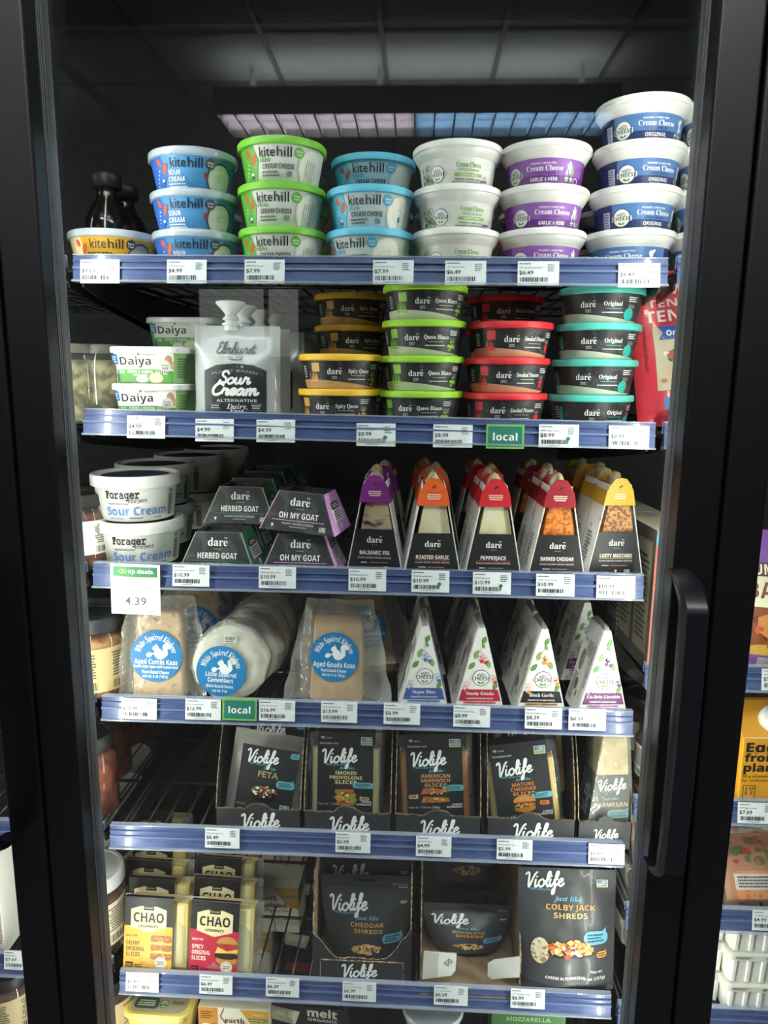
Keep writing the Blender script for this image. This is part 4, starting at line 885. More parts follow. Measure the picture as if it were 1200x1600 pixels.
def build_tray(wd, dp, hf, hb, swoosh):
    """shelf-ready tray: low lettered front, sides that climb to a high back"""
    t = thing('display_tray', 'tray', 'tray'); w2 = wd/2; th = .0015
    g = Geo(); n = 26; q = random.Random(wd*1000)
    def top(i): x = i/n*2-1; return hf-(.0 if abs(x) > .98 else .002*q.random()) + (0 if abs(x) > .27 else .009*sqrt(max(0, 1-(x/.27)**2)))
    T = [(-w2+wd*i/n, top(i)) for i in range(n+1)]
    g.add(prism([(-w2, 0), (w2, 0)]+T[::-1], -dp/2, -dp/2+th), 'card_black')
    for a_, b_ in zip(T, T[1:]): g.add(([(a_[0], -dp/2-.0002, a_[1]-.0008), (b_[0], -dp/2-.0002, b_[1]-.0008), (b_[0], -dp/2+th+.0002, b_[1]+.0003), (a_[0], -dp/2+th+.0002, a_[1]+.0003)], [(0, 1, 2, 3)]), 'torn_kraft')
    a = Art(); a_violife(a, wd*30, hf*480+2, wd*430, W, 2, False, swoosh); a.emit(g, flat((0, -dp/2, 0))); g.obj('front_panel', t)
    for s in (-1, 1):
        g = Geo(); P = [(-dp/2, 0), (dp/2, 0), (dp/2, hb)]; m = 14
        for i in range(m+1): k = 1-i/m; y = -dp/2+.004+(dp*.3)*k**1.5; P.append((y, hf+(hb-hf)*k+.0015*q.random()))
        P.append((-dp/2, hf)); k = len(P); xo, xi = s*w2, s*(w2-th)
        v = [(xo, y, z) for y, z in P]+[(xi, y, z) for y, z in P]
        g.add((v, [tuple(range(k)), tuple(range(2*k-1, k-1, -1))]), 'card_black'); g.add((v, [((i+1) % k, i, k+i, k+(i+1) % k) for i in range(k)]), 'torn_kraft'); g.obj('side_panel', t)
    g = Geo(); g.add(box(-w2+th, w2-th, dp/2-th, dp/2, 0, hb), 'card_black'); g.obj('back_panel', t)
    g = Geo(); g.add(box(-w2+th, w2-th, -dp/2+th, dp/2-th, 0, th), 'kraft'); g.obj('base', t); return t
CH = {'creamy': ('#eeb33c', '#2a2420', ['CREAMY', 'ORIGINAL', 'SLICES'], '#ead794'), 'spicy': ('#c02842', '#f4e9dc', ['SPICY', 'ORIGINAL', 'SLICES'], '#e6dfa8')}
def build_chao(kind):
    base, ink, words, ch = CH[kind]
    t = thing('cheese_slices_pack', 'pack', 'cheese slices')
    g = Geo(); g.add(rbox(.09, .026, .098, .008, .003, .003), ch)
    for k in range(8): g.add(rbox(.0906, .0012, .0985, .0005, .0003, .003), '#cdb46e', False, Matrix.Translation((.0, -.0112+k*.0032, 0)))
    o = g.obj('cheese_slices', t); o.location = (.012, 0, 0)
    g = Geo(); fb = bag_fn(.112, .106, .038, 1.1, .06, .0022, 8); bag_body(g, fb, .112, .106, 'film', 20, 20); o = g.obj('film_pouch', t); o.location = (.013, 0, 0)
    g = Geo(); y = -.0186; g.add(box(-.0365, .0365, y, y+.0009, 0, .111), '#ece2c4'); g.add(box(-.0365, .0365, y, y+.006, .1102, .111), '#1c1c1e')
    a = Art(); a.rect(-36.5, 0, 36.5, 111, base, 1).rect(-36.5, 68, 36.5, 111, '#1d1d20', 1.4).poly([(-27, 66), (0, 58), (27, 66), (27, 93), (12, 98), (-12, 98), (-27, 93)], '#eadcae', 1.8)
    a.poly([(-8, 97), (-6, 99.5), (6, 99.5), (8, 97), (8, 92), (-8, 92)], '#1d1d20', 2.2).t('FIELD ROAST', 0, 95.5, 2, '#eadcae', 2.6, 't', wd=13).t('CHAO', 0, 81, 14, '#1d1d20', 2.4, 't', wd=46, bold=.006).t('creamery', 0, 68.5, 5.4, '#1d1d20', 2.4, 'i', wd=29, bold=.012)
    a.t('DAIRY FREE', -25, 53, 3.2, ink, 2, 't', wd=17)
    for i, w_ in enumerate(words): a.t(w_, -33, 42-i*8.6, 6, ink, 2, 't', wd=len(w_)*3.5, al=0)
    if kind == 'creamy':
        for q in range(3): a.rrect(4, 18+q*13, 36.3, 29+q*13, 4, '#a9683a', 2+q*.2).pile(20, 24+q*13, 28, 8, ('#c98d58', '#b97a44', '#d8a872'), 16, 2.3+q*.2, .25)
        for q in range(2): a.poly([(4, 28+q*13), (36, 28+q*13), (36, 32+q*13), (30, 30+q*13), (20, 33+q*13), (6, 31+q*13)], '#f2d55c', 4)
    else:
        a.ell(20, 24, 16, 7, '#c98a45', 2).ell(19, 31, 18, 5.5, '#3b2418', 2.3).poly([(2, 34), (36, 36), (36, 42), (20, 38), (6, 44)], '#f0d060', 2.6); a.pile(21, 46, 28, 8, ('#b8322c', '#5d7a2c', '#d8553c'), 16, 2.9, .3).poly([(20+16*cos(i*pi/10), 49+11*sin(i*pi/10)) for i in range(11)], '#c98d4a', 3.4)
    a.ell(20, 14, 9, 9, '#f1ead8', 5).ring(20, 14, 7.4, .7, '#8a7a5a', 5.3).mic(14.5, 11, 11, 6, 2, '#6a5a3a', 5.5, .5)
    a.rect(-33, 4, -22, 13, '#1d1d20', 2).mic(-32, 5, 9, 6, 2, base, 2.5); a.mic(-19, 4.5, 12, 6, 2, ink if kind == 'creamy' else '#4a1420', 2).mic(-5, 3.5, 38, 3, 1, '#2a2420', 5.6)
    a.emit(g, flat((0, y, 0))); g.obj('card_sleeve', t); return t
# ---------------------------------------------------------------- shredded cheese bags and their boxes
def build_shreds(kind):
    t = thing('shred_bag', 'bag', 'bag')
    if kind == 'colby':
        wd, h, th = .142, .19, .042; fn = bag_fn(wd, h, th, .7, .1, .0022, 11); nu, nv = 40, 52
    else: wd, h, th = .142, .158, .04; fn = bag_fn(wd, h, th, .45, .16, .0016, 6, .34); nu, nv = 26, 34
    g = bag_body(Geo(), fn, wd, h, 'bag_black', nu, nv); g.obj('pouch', t)
    a = Art()
    if kind == 'colby':
        a_violife(a, -32, 172, 54, W, 1.5); a.badge(51, 169, 1.9, 1.5).t('just like', 0, 147, 6.4, '#7fc0d6', 1.5, 'i', wd=40).t('COLBY JACK', 4, 135, 7.8, '#d9a458', 1.5, 't', wd=71).t('SHREDS', 4, 123, 7.8, '#e4bf84', 1.5, 't', wd=49)
        a.bubble(40, 92, 36, 20, '#6fb4cf', -1, 1.5, 3); food(a, 'nachos', 4, 74, 1.05, 1.5); a.ell(-40, 70, 13, 20, '#cfc4a8', 1.4, 28).pile(-40, 70, 24, 38, ('#d8cfb4', '#c4b898', '#a8774a'), 40, 1.8, .12); a.bubble(49, 66, 15, 10, '#dd9a3c', -1, 2, 2)
        a.t('CHEESE ALTERNATIVE', -4, 30, 4.2, W, 1.5, 't', wd=56).t('Net wt.', 42, 40, 4.6, W, 1.5, ' ', wd=18).t('8 oz (227g)', 39, 29, 4.8, W, 1.5, ' ', wd=32)
    else:
        nm = 'CHEDDAR' if kind == 'cheddar' else 'MEXICAN STYLE'
        a.rect(-71, 140, 71, 141, '#1b1b1d', 1).rrect(-12, 147, 14, 151, 1.8, '#0d0d0e', 1.5).t('RESEALABLE & EASY OPEN', 52, 143.5, 2, '#8fc0cc', 1.5, 't', wd=22).t('OPEN HERE', 57, 139, 2, W, 1.5, 't', wd=14)
        a_violife(a, -28, 112, 58, W, 1.5); a.t('just like', 2, 91, 5.8, '#7fc0d6', 1.5, 'i', wd=38).t(nm, 2, 80, 6.8, '#d9a458', 1.5, 't', wd=56).t('SHREDS', 4, 70, 6.8, '#d9a458', 1.5, 't', wd=49)
        a.bubble(47, 58, 36, 16, '#6fb4cf', -1, 1.5); food(a, 'shreds', 2, 40, 1.15, 1.5); a.mic(54, 112, 12, 5, 2, W, 1.5)
    g = Geo(); a.emit(g, fn, .004, .004); g.obj('label', t); return t
def panel(g, P, y0, y1, m, edge='torn_kraft', back=None):
    n = len(P); v = [(x, y0, z) for x, z in P]+[(x, y1, z) for x, z in P]
    g.add((v, [tuple(range(n))]), m); g.add((v, [tuple(range(2*n-1, n-1, -1))]), back or m); g.add((v, [((i+1) % n, i, n+i, n+(i+1) % n) for i in range(n)]), edge)
def ragged(p, q, n, amp, r): return [(p[0]+(q[0]-p[0])*i/n+amp*r.uniform(-1, 1), p[1]+(q[1]-p[1])*i/n+amp*r.uniform(-1, 1)) for i in range(n)]
def build_vbox():
    """dark carton with a V torn out of its front"""
    t = thing('display_box', 'box', 'box'); w2, d, th = .0725, .16, .0022; r = random.Random(3)
    P = [(-w2, 0), (w2, 0), (w2, .096)]+ragged((w2, .096), (.038, .047), 8, .0012, r)+ragged((.034, .044), (-.038, .044), 12, .0012, r)+ragged((-.04, .045), (-w2, .084), 8, .0016, r)+[(-w2, .086)]
    g = Geo(); panel(g, P, -d/2, -d/2+th, 'card_black', back='kraft'); g.add(box(-.061, .061, -d/2-.0016, -d/2, 0, .041), 'card_black')
    for b in ((-.0615, -.0605, 0, .041), (.0605, .0615, 0, .041), (-.0615, .0615, .0405, .0415)): g.add(box(b[0], b[1], -d/2-.0018, -d/2, b[2], b[3]), 'torn_kraft')
    a = Art(); a_violife(a, -3, 25, 50, W, 1, False, True); a.emit(g, flat((0, -d/2-.0016, 0))); g.obj('front_panel', t)
    for s in (-1, 1):
        g = Geo(); y0 = -d/2+.002; Q = [(y0, 0), (d/2, 0), (d/2, .175), (y0+.02, .172)]+ragged((y0+.018, .165), (y0, .088), 8, .0012, r); k = len(Q); v = [(s*w2, y, z) for y, z in Q]+[(s*(w2-th), y, z) for y, z in Q]
        g.add((v, [tuple(range(k))]), 'card_black'); g.add((v, [tuple(range(2*k-1, k-1, -1))]), 'kraft'); g.add((v, [((i+1) % k, i, k+i, k+(i+1) % k) for i in range(k)]), 'torn_kraft'); g.obj('side_panel', t)
    g = Geo(); g.add(box(-w2, w2, d/2-th, d/2, 0, .175), 'kraft'); g.obj('back_panel', t); g = Geo(); g.add(box(-w2, w2, -d/2, d/2, -.0003+.0003, th), 'kraft'); g.obj('base', t); return t
def build_openbox():
    """carton with its front torn down, white inside flaps, brown base"""
    t = thing('display_box', 'box', 'box'); w2, d, th = .0735, .17, .0022; r = random.Random(5)
    for s in (-1, 1):
        g = Geo(); y0 = -d/2; Q = [(y0, 0), (d/2, 0), (d/2, .178), (y0+.05, .178)]+ragged((y0+.048, .17), (y0+.03, .095), 7, .0015, r)+ragged((y0+.028, .09), (y0, .052), 7, .0015, r); k = len(Q); v = [(s*w2, y, z) for y, z in Q]+[(s*(w2-th), y, z) for y, z in Q]
        g.add((v, [tuple(range(k))]), 'card_black'); g.add((v, [tuple(range(2*k-1, k-1, -1))]), 'kraft'); g.add((v, [((i+1) % k, i, k+i, k+(i+1) % k) for i in range(k)]), 'torn_kraft'); g.obj('side_panel', t)
    g = Geo(); g.add(box(-w2, w2, d/2-th, d/2, 0, .178), 'kraft'); g.obj('back_panel', t)
    g = Geo(); g.add(box(-w2, w2, -d/2-.012, d/2, 0, th), 'kraft'); g.obj('base', t)
    for s in (-1, 1):
        g = Geo(); P = ([(-.024, 0), (.02, -.002), (.026, .006), (.026, .038), (.012, .042), (-.024, .052)] if s < 0 else [(-.022, 0), (-.016, -.004), (.024, .012), (.024, .05), (-.012, .034), (-.022, .024)])
        panel(g, P, -.0008, .0008, '#e6e5e1', back='kraft'); a = Art()
        if s < 0: a.rect(-24, 0, 1, 50, '#b9b7b2', .6).ring(14, 24, 5.5, .9, '#3a4a66', 1).line(6, 24, 22, 24, .7, '#3a4a66', 1).line(14, 16, 14, 32, .7, '#3a4a66', 1).line(9.5, 19.5, 18.5, 28.5, .7, '#3a4a66', 1)
        if s < 0: a.it[0] = ([(-23.8, .4), (-1, -.8), (-1, 44.4), (-23.8, 51)], [(0, 1, 2, 3)], '#c5c3be', .6)
        a.emit(g, flat((0, -.0008, 0))); o = g.obj('front_flap', t, 'white inside of a torn flap'); o.location = (s*.047, -d/2-.001, .022); o.rotation_euler = (.1, 0, -s*.25)
    return t
# ---------------------------------------------------------------- bottom shelf and side-bay goods
def build_butter_tub():
    t = thing('butter_tub', 'yellow tub', 'tub'); h = .062
    g = Geo(); g.add(loft([rr(.098*k, .078*k, .016, z, 6) for k, z in ((.82, 0), (.86, .002), (1, h))]), '#f0d774', True)
    a = Art(); a.ell(0, 30, 26, 16, '#f4efe0', 1).curve([(-26, 34), (-10, 46), (10, 44), (26, 34)], 1, '#8a5a2a', 2).t('earth balance', 0, 30, 6, '#7a4a22', 2, 'S', wd=40).mic(4, 46, 28, 5, 2, '#5a7a3a', 2); a.emit(g, flat((0, -.0365, 0), (1, 0, 0), (0, -.04, 1))); g.obj('cup', t)
    g = Geo(); z = h-.001; g.add(loft([rr(.104, .084, .019, z, 6), rr(.106, .086, .02, z+.001, 6), rr(.106, .086, .02, z+.007, 6), rr(.1, .08, .018, z+.009, 6), rr(.094, .074, .017, z+.009, 6), rr(.092, .072, .016, z+.0075, 6)]), '#f0d774')
    a = Art(); a.rrect(-44, -34, 44, 34, 14, '#b8ad92', 1).rrect(-38, -28, 0, -8, 6, '#3f5a34', 1.5).mic(-33, -24, 28, 12, 3, W, 2, .5).t('Organic', 16, 2, 5, INK, 2, 'i', wd=28).t('EARTH BALANCE', 0, 18, 5, INK, 2, 'S', wd=66).usda(8, -18, 7, 2).mic(20, -18, 20, 6, 2, INK, 2)
    a.emit(g, flat((0, 0, z+.0077), (1, 0, 0), (0, 1, 0))); g.obj('lid', t); return t
def build_carton(kind):
    wd, dp, h, base, nm = {'earth': (.108, .06, .085, '#efe6d2', 'butter_box'), 'melt': (.112, .05, .085, '#23242c', 'butter_box'), 'mozz': (.112, .04, .075, '#4f7f45', 'cheese_box'), 'egg': (.095, .095, .1, '#e9a426', 'egg_carton'), 'tall': (.05, .13, .19, '#cfc4ac', 'snack_box'), 'leftbox': (.07, .05, .165, '#ecebe4', 'food_box'), 'teal': (.09, .07, .1, '#31484a', 'food_box')}[kind]
    t = thing(nm, 'box', 'box')
    g = Geo(); g.add(rbox(wd, dp, h, .0015, .0008), base); a = Art(); w, H = wd*500, h*1000
    if kind == 'earth':
        a.rect(-w, 0, -24, H, '#d08c3c', 1).poly([(10, H), (w, H), (w, H-40), (30, H-30)], '#dca23c', 1).curve([(-14, H), (-20, H-14), (-8, H-34), (10, H-50), (14, 0)], 1.4, '#8a3a1c', 2)
        a.t('earth', 2, H-20, 9, '#5a2c18', 3, 'S', wd=30).t('balance', 12, H-33, 9, '#5a2c18', 3, 'S', wd=44).t('vegan buttery sticks', 14, H-43, 4.4, '#7a4a22', 3, 'S', wd=50).t('Vegan', 38, H-7, 4.5, '#f6ead0', 3, ' ', wd=18).rect(24, H-20, 52, H-14, '#5b8a3a', 2).t('Good for Bakers!', 38, H-17, 2.4, W, 3, 't', wd=24); a.rect(-48, H-34, -38, H-28, '#e9e2d0', 2).ell(-30, H-31, 4, 4, '#5b7a3a', 2).mic(-50, H-20, 18, 14, 4, '#6a3a1a', 2)
    elif kind == 'melt':
        a.poly([(-w, H-4), (-12, H-10), (-20, H-34), (-w, H-28)], '#cfc5b0', 1.4).poly([(-50, H-10), (-34, H-12), (-34, H-22), (-50, H-20)], '#e9dcb4', 2).poly([(-30, H-11), (-20, H-13), (-22, H-25), (-30, H-23)], '#e9dcb4', 2)
        a.t('melt', 22, H-9, 13, '#d9d0bc', 2, 't', wd=46, bold=.02).t('ORGANIC', 23, H-21, 5, '#d9d0bc', 2, 't', wd=46).t('COLD PRESSED', 16, H-33, 3.6, '#b9ac94', 2, ' ', wd=36, arc=90).t('PLANT BUTTER', 16, H-42, 4.6, '#c9a878', 2, 't', wd=50).poly([(-w, 20), (w, 26), (w, 8), (-w, 4)], '#8a3428', 1.4)
    elif kind == 'mozz': a.t('MOZZARELLA', 0, H-8, 7, '#b8c8a8', 2, 't', wd=66).rect(-20, 6, 50, 50, '#e8ebe2', 1.5)
    elif kind == 'egg':
        a.t('Egg', -43, 87, 13, '#1e1a12', 2, 't', wd=40, al=0, bold=.02).t('from', -44, 72, 11, '#1e1a12', 2, 't', wd=46, al=0, bold=.02).t('plants', -44, 57.5, 11, '#1e1a12', 2, 't', wd=60, al=0, bold=.02).t('50 g of protein.', -44, 45, 3.8, '#1e1a12', 2, ' ', wd=40, al=0).t('No cholesterol', -44, 39, 3.8, '#1e1a12', 2, ' ', wd=38, al=0)
        for b in ((-42, 5, -25, 5.8), (-42, 31, -25, 31.8), (-42, 5, -41.2, 31.8), (-25.8, 5, -25, 31.8)): a.rect(*b, '#1e1a12', 2)
        a.t('J U', -33.5, 27, 4.4, '#1e1a12', 2, 't', wd=11).t('S T', -33.5, 20, 4.4, '#1e1a12', 2, 't', wd=11).t('Egg', -33.5, 10, 4.4, '#1e1a12', 2, 't', wd=11)
    elif kind == 'tall':
        a.rect(-w, 0, w, H, '#cfc4ac', 1).rect(-w, 0, -w+7, H, '#d9705e', 1.3).mic(-10, 30, 28, 120, 20, '#6a5f4e', 2).rect(-w, H-20, w, H, '#5aa0bd', 1.5)
    elif kind == 'leftbox': a.rect(-w, 0, w, 92, '#e6e2da', 1).rect(-w, 90, w, 93, '#2f7a4a', 2).rrect(4, 20, 26, 84, 5, '#3f9a4a', 2).poly([(4, 40), (26, 52), (26, 44), (4, 32)], '#d98a80', 2.6).mic(28, 20, 6, 60, 14, '#c25a54', 2).rect(-w, 0, w, 12, '#a8402c', 2)
    elif kind == 'teal': a.t('HEALTHY', 6, 62, 9, '#8fb0ac', 2, 't', wd=64).t('FOLK', 10, 76, 9, '#8fb0ac', 2, 't', wd=40)
    a.emit(g, flat((0, -dp/2, 0)))
    if kind == 'tall':
        a = Art(); a.rect(0, 0, dp*1000, H, '#4a463e', 1)
        for k in range(2): a.rect(8+k*62, 20, 58+k*62, H-18, '#8d8672', 1.5).mic(14+k*62, 34, 38, H-70, 16, '#35322b', 2)
        for k in range(22): a.ell(3, 6+k*8, 2, 3, '#e0d8c4', 1.6, 8)
        a.emit(g, flat((-wd/2, dp/2, 0), (0, -1, 0)))
    g.obj('carton', t)
    if kind == 'egg':
        g = Geo(); g.add(lathe([(.016, 0), (.017, .004), (.017, .014), (.0155, .016), (.001, .016)], 32), '#f0efea', True); o = g.obj('screw_cap', t); o.location = (-.004, -.0285, h+.0148); o.rotation_euler = (.68, 0, 0)
        g = Geo(); g.add(prism([(-.0475, h), (.0475, h), (.0475, h+.0005), (-.0475, h+.0005)], -.047, .047), '#f0efea'); P = [(-.047, h), (.047, h), (.004, h+.035), (-.004, h+.035)]
        v = [(x, y, z) for x in (-.0475, .0475) for y, z in P]; g.add((v, [(3, 2, 1, 0), (4, 5, 6, 7), (0, 1, 5, 4), (1, 2, 6, 5), (2, 3, 7, 6), (3, 0, 4, 7)]), '#e9a426'); g.obj('gable_top', t)
    return t
def build_tempeh():
    t = thing('frozen_food_bag', 'red bag', 'bag'); wd, h = .15, .2; fn = bag_fn(wd, h, .05, .6, .1, .003, 2)
    g = bag_body(Geo(), fn, wd, h, 'bag_red', 26, 34); g.obj('pouch', t)
    a = Art(); a.t('TEMPEH', -8, 176, 13, '#e6c8c4', 2, 't', wd=96).t('TENDERS', -8, 158, 10, '#e6c8c4', 2, 't', wd=92).t('TENDERS', -6, 141, 15, '#f0e2de', 2, 't', wd=106); a.rect(-52, 45, 60, 128, '#b8a890', 1.4)
    a.poly([(-46, 110), (30, 108), (30, 126), (-46, 128), (-40, 119)], '#2c4a9a', 2).t('Organic', -18, 118, 7, W, 2.5, 't', wd=36); a.pile(0, 84, 92, 34, ('#4f7a34', '#6f9a4a', '#35562a', '#a8402c', '#d8d0b0'), 60, 2, .2).pile(0, 60, 96, 26, ('#a8642c', '#c98a45', '#8a4a20', '#d8b070'), 50, 5, .24); a.rect(-46, 20, -36, 36, '#3f6aa8', 2).mic(-64, 70, 4, 60, 20, '#6a1c24', 2)
    g = Geo(); a.emit(g, fn, .008, .008); g.obj('label', t); return t
def build_sidebag(kind):
    t = thing('snack_bag', 'bag', 'bag'); wd, h = (.15, .185) if kind == 'bacon' else (.13, .1); fn = bag_fn(wd, h, .045, .6, .1, .002, 9)
    g = bag_body(Geo(), fn, wd, h, '#8a5cae' if kind == 'bacon' else 'clear_plastic', 24, 28); g.obj('pouch', t); a = Art()
    if kind == 'bacon':
        a.rect(-75, 124, 75, 142, '#6a4632', 1.5).t('UMAMI', -34, 133, 13, '#f0e8e0', 2, 't', wd=56).rect(-75, 84, 75, 124, '#e3dfc0', 1.4).t('BACON', -28, 106, 21, '#7a4a34', 2, 't', wd=84).t('SLICES', -14, 91, 9, '#5a5a9a', 2, 't', wd=60).rect(-75, 20, 75, 84, '#8a4a2a', 1.4); a.pile(0, 52, 140, 56, ('#b86a34', '#8a4424', '#d08a4c', '#6a3420', '#c9543a'), 60, 2, .22).rect(-75, 20, 75, 34, '#c9a040', 1.7).rect(-55, 3, 70, 17, '#d0cec6', 2).ring(-28, 10, 6, .8, '#4a4a48', 2.4)
    else:
        a.rect(-62, 4, 62, 92, '#b0775a', 1).rrect(-50, 6, 58, 44, 5, '#d08a5c', 1.5).rect(-50, 20, 10, 40, '#cfcac4', 2).mic(-46, 22, 52, 16, 4, '#4a3a34', 2.5).bar(14, 18, 26, 20, '#4a3a34', 2.5).t('NET WT 8 OZ (226g)', 20, 11, 5, INK, 2.5, 't', wd=56); a.pile(-20, 70, 70, 36, ('#7a5a3a', '#9a7a50', '#5a6a3a', '#a8402c'), 40, 1.5, .2)
    g = Geo(); a.emit(g, fn, .008, .008); g.obj('label', t); return t
def build_ribbed():
    t = thing('ribbed_tub', 'white tub', 'tub'); wd, dp, h = .12, .085, .05
    g = Geo(); g.add(loft([rr(wd*.93, dp*.93, .01, 0), rr(wd, dp, .01, h-.01)]), '#e6e4dc')
    for k in range(6):
        x = -.05+k*.02; v = [(x+e*(.93+.07*q), -dp/2*(.93+.07*q)-o, z) for q, z in ((0, .002), (1, h-.011)) for e, o in ((-.0035, -.001), (-.0022, .0022), (.0022, .0022), (.0035, -.001))]
        g.add((v, [(0, 1, 5, 4), (1, 2, 6, 5), (2, 3, 7, 6)]), '#f2f0ea')
    g.obj('cup', t); g = Geo(); g.add(loft([rr(wd+.006, dp+.006, .012, h-.0105), rr(wd+.006, dp+.006, .012, h-.002), rr(wd+.002, dp+.002, .011, h)]), '#dedbd0')
    a = Art(); a.t('NET WT. 14 OZ (397g)', 14, 4.6, 3.6, INK, 1, 't', wd=44).mic(-52, 2.6, 26, 4, 2, '#6a6a62', 1); a.emit(g, flat((0, -dp/2-.003, h-.0105))); g.obj('lid', t); return t
def build_round_tub():
    t = thing('spread_tub', 'tub', 'tub'); g = Geo(); g.add(lathe([(.036, 0), (.038, .002), (.044, .06), (.046, .062)], 48), '#cfc7b4', True); g.obj('cup', t)
    tub_lid(t, .048, .06, .01, 'lid_frost', .003); g = Geo(); a = Art(); a.mic(-30, 8, 24, 18, 4, '#44403a', 2).bar(0, 12, 20, 20, '#3a3a3e', 2).rect(-60, 4, 60, 8, '#7a5a3a', 1); a.emit(g, cone(.038, .044, .06), .005); g.obj('label', t); return t
# ---------------------------------------------------------------- price tags and signs
def price_tag(px0, px1, py, price, line, label, brand='Made For Cheese', dot=False, wd=.049, h=.0285):
    a = Art(); w, H = wd*500, h*1000
    a.mic(-w+2, H-4, 16, 2, 1, '#55565c', 1); a.t(line, -w+2, H-7.6, 1.9, '#3c3d44', 1, ' ', al=0, wd=min(27, len(line)*1.35)); a.mic(w-13.5, H-12.5, 9, 9.5, 4, '#85868c', 1)
    a.t(price, -w+2, H-13.4, 4.7, '#25262b', 1, ' ', al=0, wd=len(price)*3.35, bold=.008); a.bar(-w+3, 4.2, 33, 5.4, '#23242a', 1).mic(-w+12, 1.8, 18, 1.3, 1, '#7a7b80', 1)
    if dot: a.ell(w-13, 11, 2.4, 2.4, '#2d7a5c', 1.5).rect(w-13.5, 5, w-12.5, 10, '#2d7a5c', 1.4)
    g = Geo(); g.add(box(-wd/2, wd/2, 0, .0004, 0, h), '#e9edf0'); a.emit(g, flat((0, 0, 0)))
    o = g.obj('price_tag'); p = at((px0+px1)/2, py, .001)
    o.location = (p.x, -.0019, p.z-h/2); o.rotation_euler = (-.155, 0, 0); return tag(o, label, 'price tag', 'price tags in the shelf rails')
def local_sign(px, py, label):
    g = Geo(); g.add(box(-.0235, .0235, 0, .0005, -.0025, .0275), '#79bd4e'); a = Art(); a.rect(-21, 0, 21, 25, '#27786a', 1).t('local', 0, 12, 9, W, 2, 't', wd=30); a.emit(g, flat((0, 0, 0)))
    o = g.obj('shelf_sign'); p = at(px, py, -.001); o.location = (p.x, -.0022, p.z-.0125); o.rotation_euler = (-.155, 0, 0); return tag(o, label, 'sign')
def coop_sign(px, pyt):
    wd, h = .066, .068; g = Geo(); g.add(box(-wd/2, wd/2, 0, .0005, 0, h), '#eef0ee'); a = Art(); H = 68
    a.poly([(-29.5, H-16.5), (0, H-17.6), (29.5, H-16.5), (29.5, H-3.5), (-29.5, H-3.5)], '#2f7d4f', 1).poly([(-29.5, H-17.2), (0, H-18.3), (29.5, H-17.2), (29.5, H-16.5), (0, H-17.6), (-29.5, H-16.5)], '#b9d36a', 1.2)
    for x in (-18.5, -14.6): a.ring(x, H-9.8, 3, .9, '#b9d36a', 2)
    a.t('op deals.', 8, H-9.6, 5.4, W, 2, 't', wd=35).t('Forager Project', 0, H-24.5, 2.1, '#5a5b60', 1, ' ', wd=22).t('Org Sour Cream', 0, H-31.5, 4.2, '#77787c', 1, ' ', wd=37).t('12 oz', 0, H-36, 1.4, '#9a9a9e', 1, ' ', wd=6).t('4.39', 0, H-50, 10.5, '#4c4e58', 1, ' ', wd=29, bold=.01).rect(-29, 4.6, 29, 5.2, '#4a5a52', 1).mic(-29, 6.2, 12, 1.3, 1, '#9a9a9e', 1).mic(13, 6.2, 16, 1.3, 1, '#9a9a9e', 1)
    a.emit(g, flat((0, 0, 0))); o = g.obj('sale_sign'); p = at(px, pyt, -.003); o.location = (p.x, -.0035, p.z-h); o.rotation_euler = (-.03, .02, 0); return tag(o, 'white paper sale sign with green header reading 4.39, hanging over the third rail', 'sign')
# ================================================================ stocking the shelves
ORD = ['front', 'second', 'third', 'fourth', 'fifth', 'sixth']
def level(i, n): return 'only' if n == 1 else 'bottom' if i == 0 else 'top' if i == n-1 else 'middle' if n == 3 else ('second lowest', 'third lowest')[i-1]
def stack(K, s, pxs, Y, pitch, rots, desc, group, where='', dys=None, first=0):
    """one stack: pxs = pixel column of each tub from the bottom up"""
    n = len(pxs)
    for i, px in enumerate(pxs):
        y = Y+(dys[i] if dys else 0); p = on(s, px, y, i*pitch); turn = .9*atan2(CAM.x-p.x, p.y-CAM.y)   # shoppers' side faces the middle of the door
        if n > 1: lab = level(i, n)+' '+desc+' in '+(where or 'the front stack of %d' % n)
        else: lab = desc+' '+where
        K.put(p, lab, group, turn+rots[i % len(rots)])
kt = {k: Kind(build_kite, k) for k in ('ricotta', 'sour', 'chive', 'plain')}
cs = {k: Kind(build_cashew, k) for k in ('lemon', 'garlic', 'orig')}
da = {k: Kind(build_dare, k) for k in DARE}
# --- top shelf
stack(kt['ricotta'], 0, [175], .077, .0475, [.02], 'yellow ricotta tub with clear lid,', 'tubs on the top shelf', 'leftmost tub on the top shelf')
stack(kt['sour'], 0, [305.5, 305.5, 305.5], .077, .0475, [.05, -.04, .0], 'blue sour cream tub with frosted lid', 'tubs on the top shelf', 'the front stack')
stack(kt['chive'], 0, [441, 441, 442.5], .077, .0515, [-.1, -.06, 0], 'green-lidded chive cream cheese tub', 'tubs on the top shelf', 'the front stack')
stack(kt['plain'], 0, [578, 579, 583], .077, .05, [-.38, 0, .02], 'light-blue-lidded plain cream cheese tub', 'tubs on the top shelf', 'its stack', [0, 0, .05])
stack(cs['lemon'], 0, [713.5, 713.5, 713], .077, .05, [0, .12, 0], 'white lemon dill cream cheese tub', 'tubs on the top shelf', 'the front stack')
stack(cs['garlic'], 0, [847, 847.5, 848], .077, .05, [.04, 0, -.28], 'purple garlic and herb cream cheese tub', 'tubs on the top shelf', 'the front stack')
stack(cs['orig'], 0, [986, 989.5, 992, 993.5], .077, .05, [-.42, .28, .3, .1], 'dark blue original cream cheese tub', 'tubs on the top shelf', 'the front stack of four')
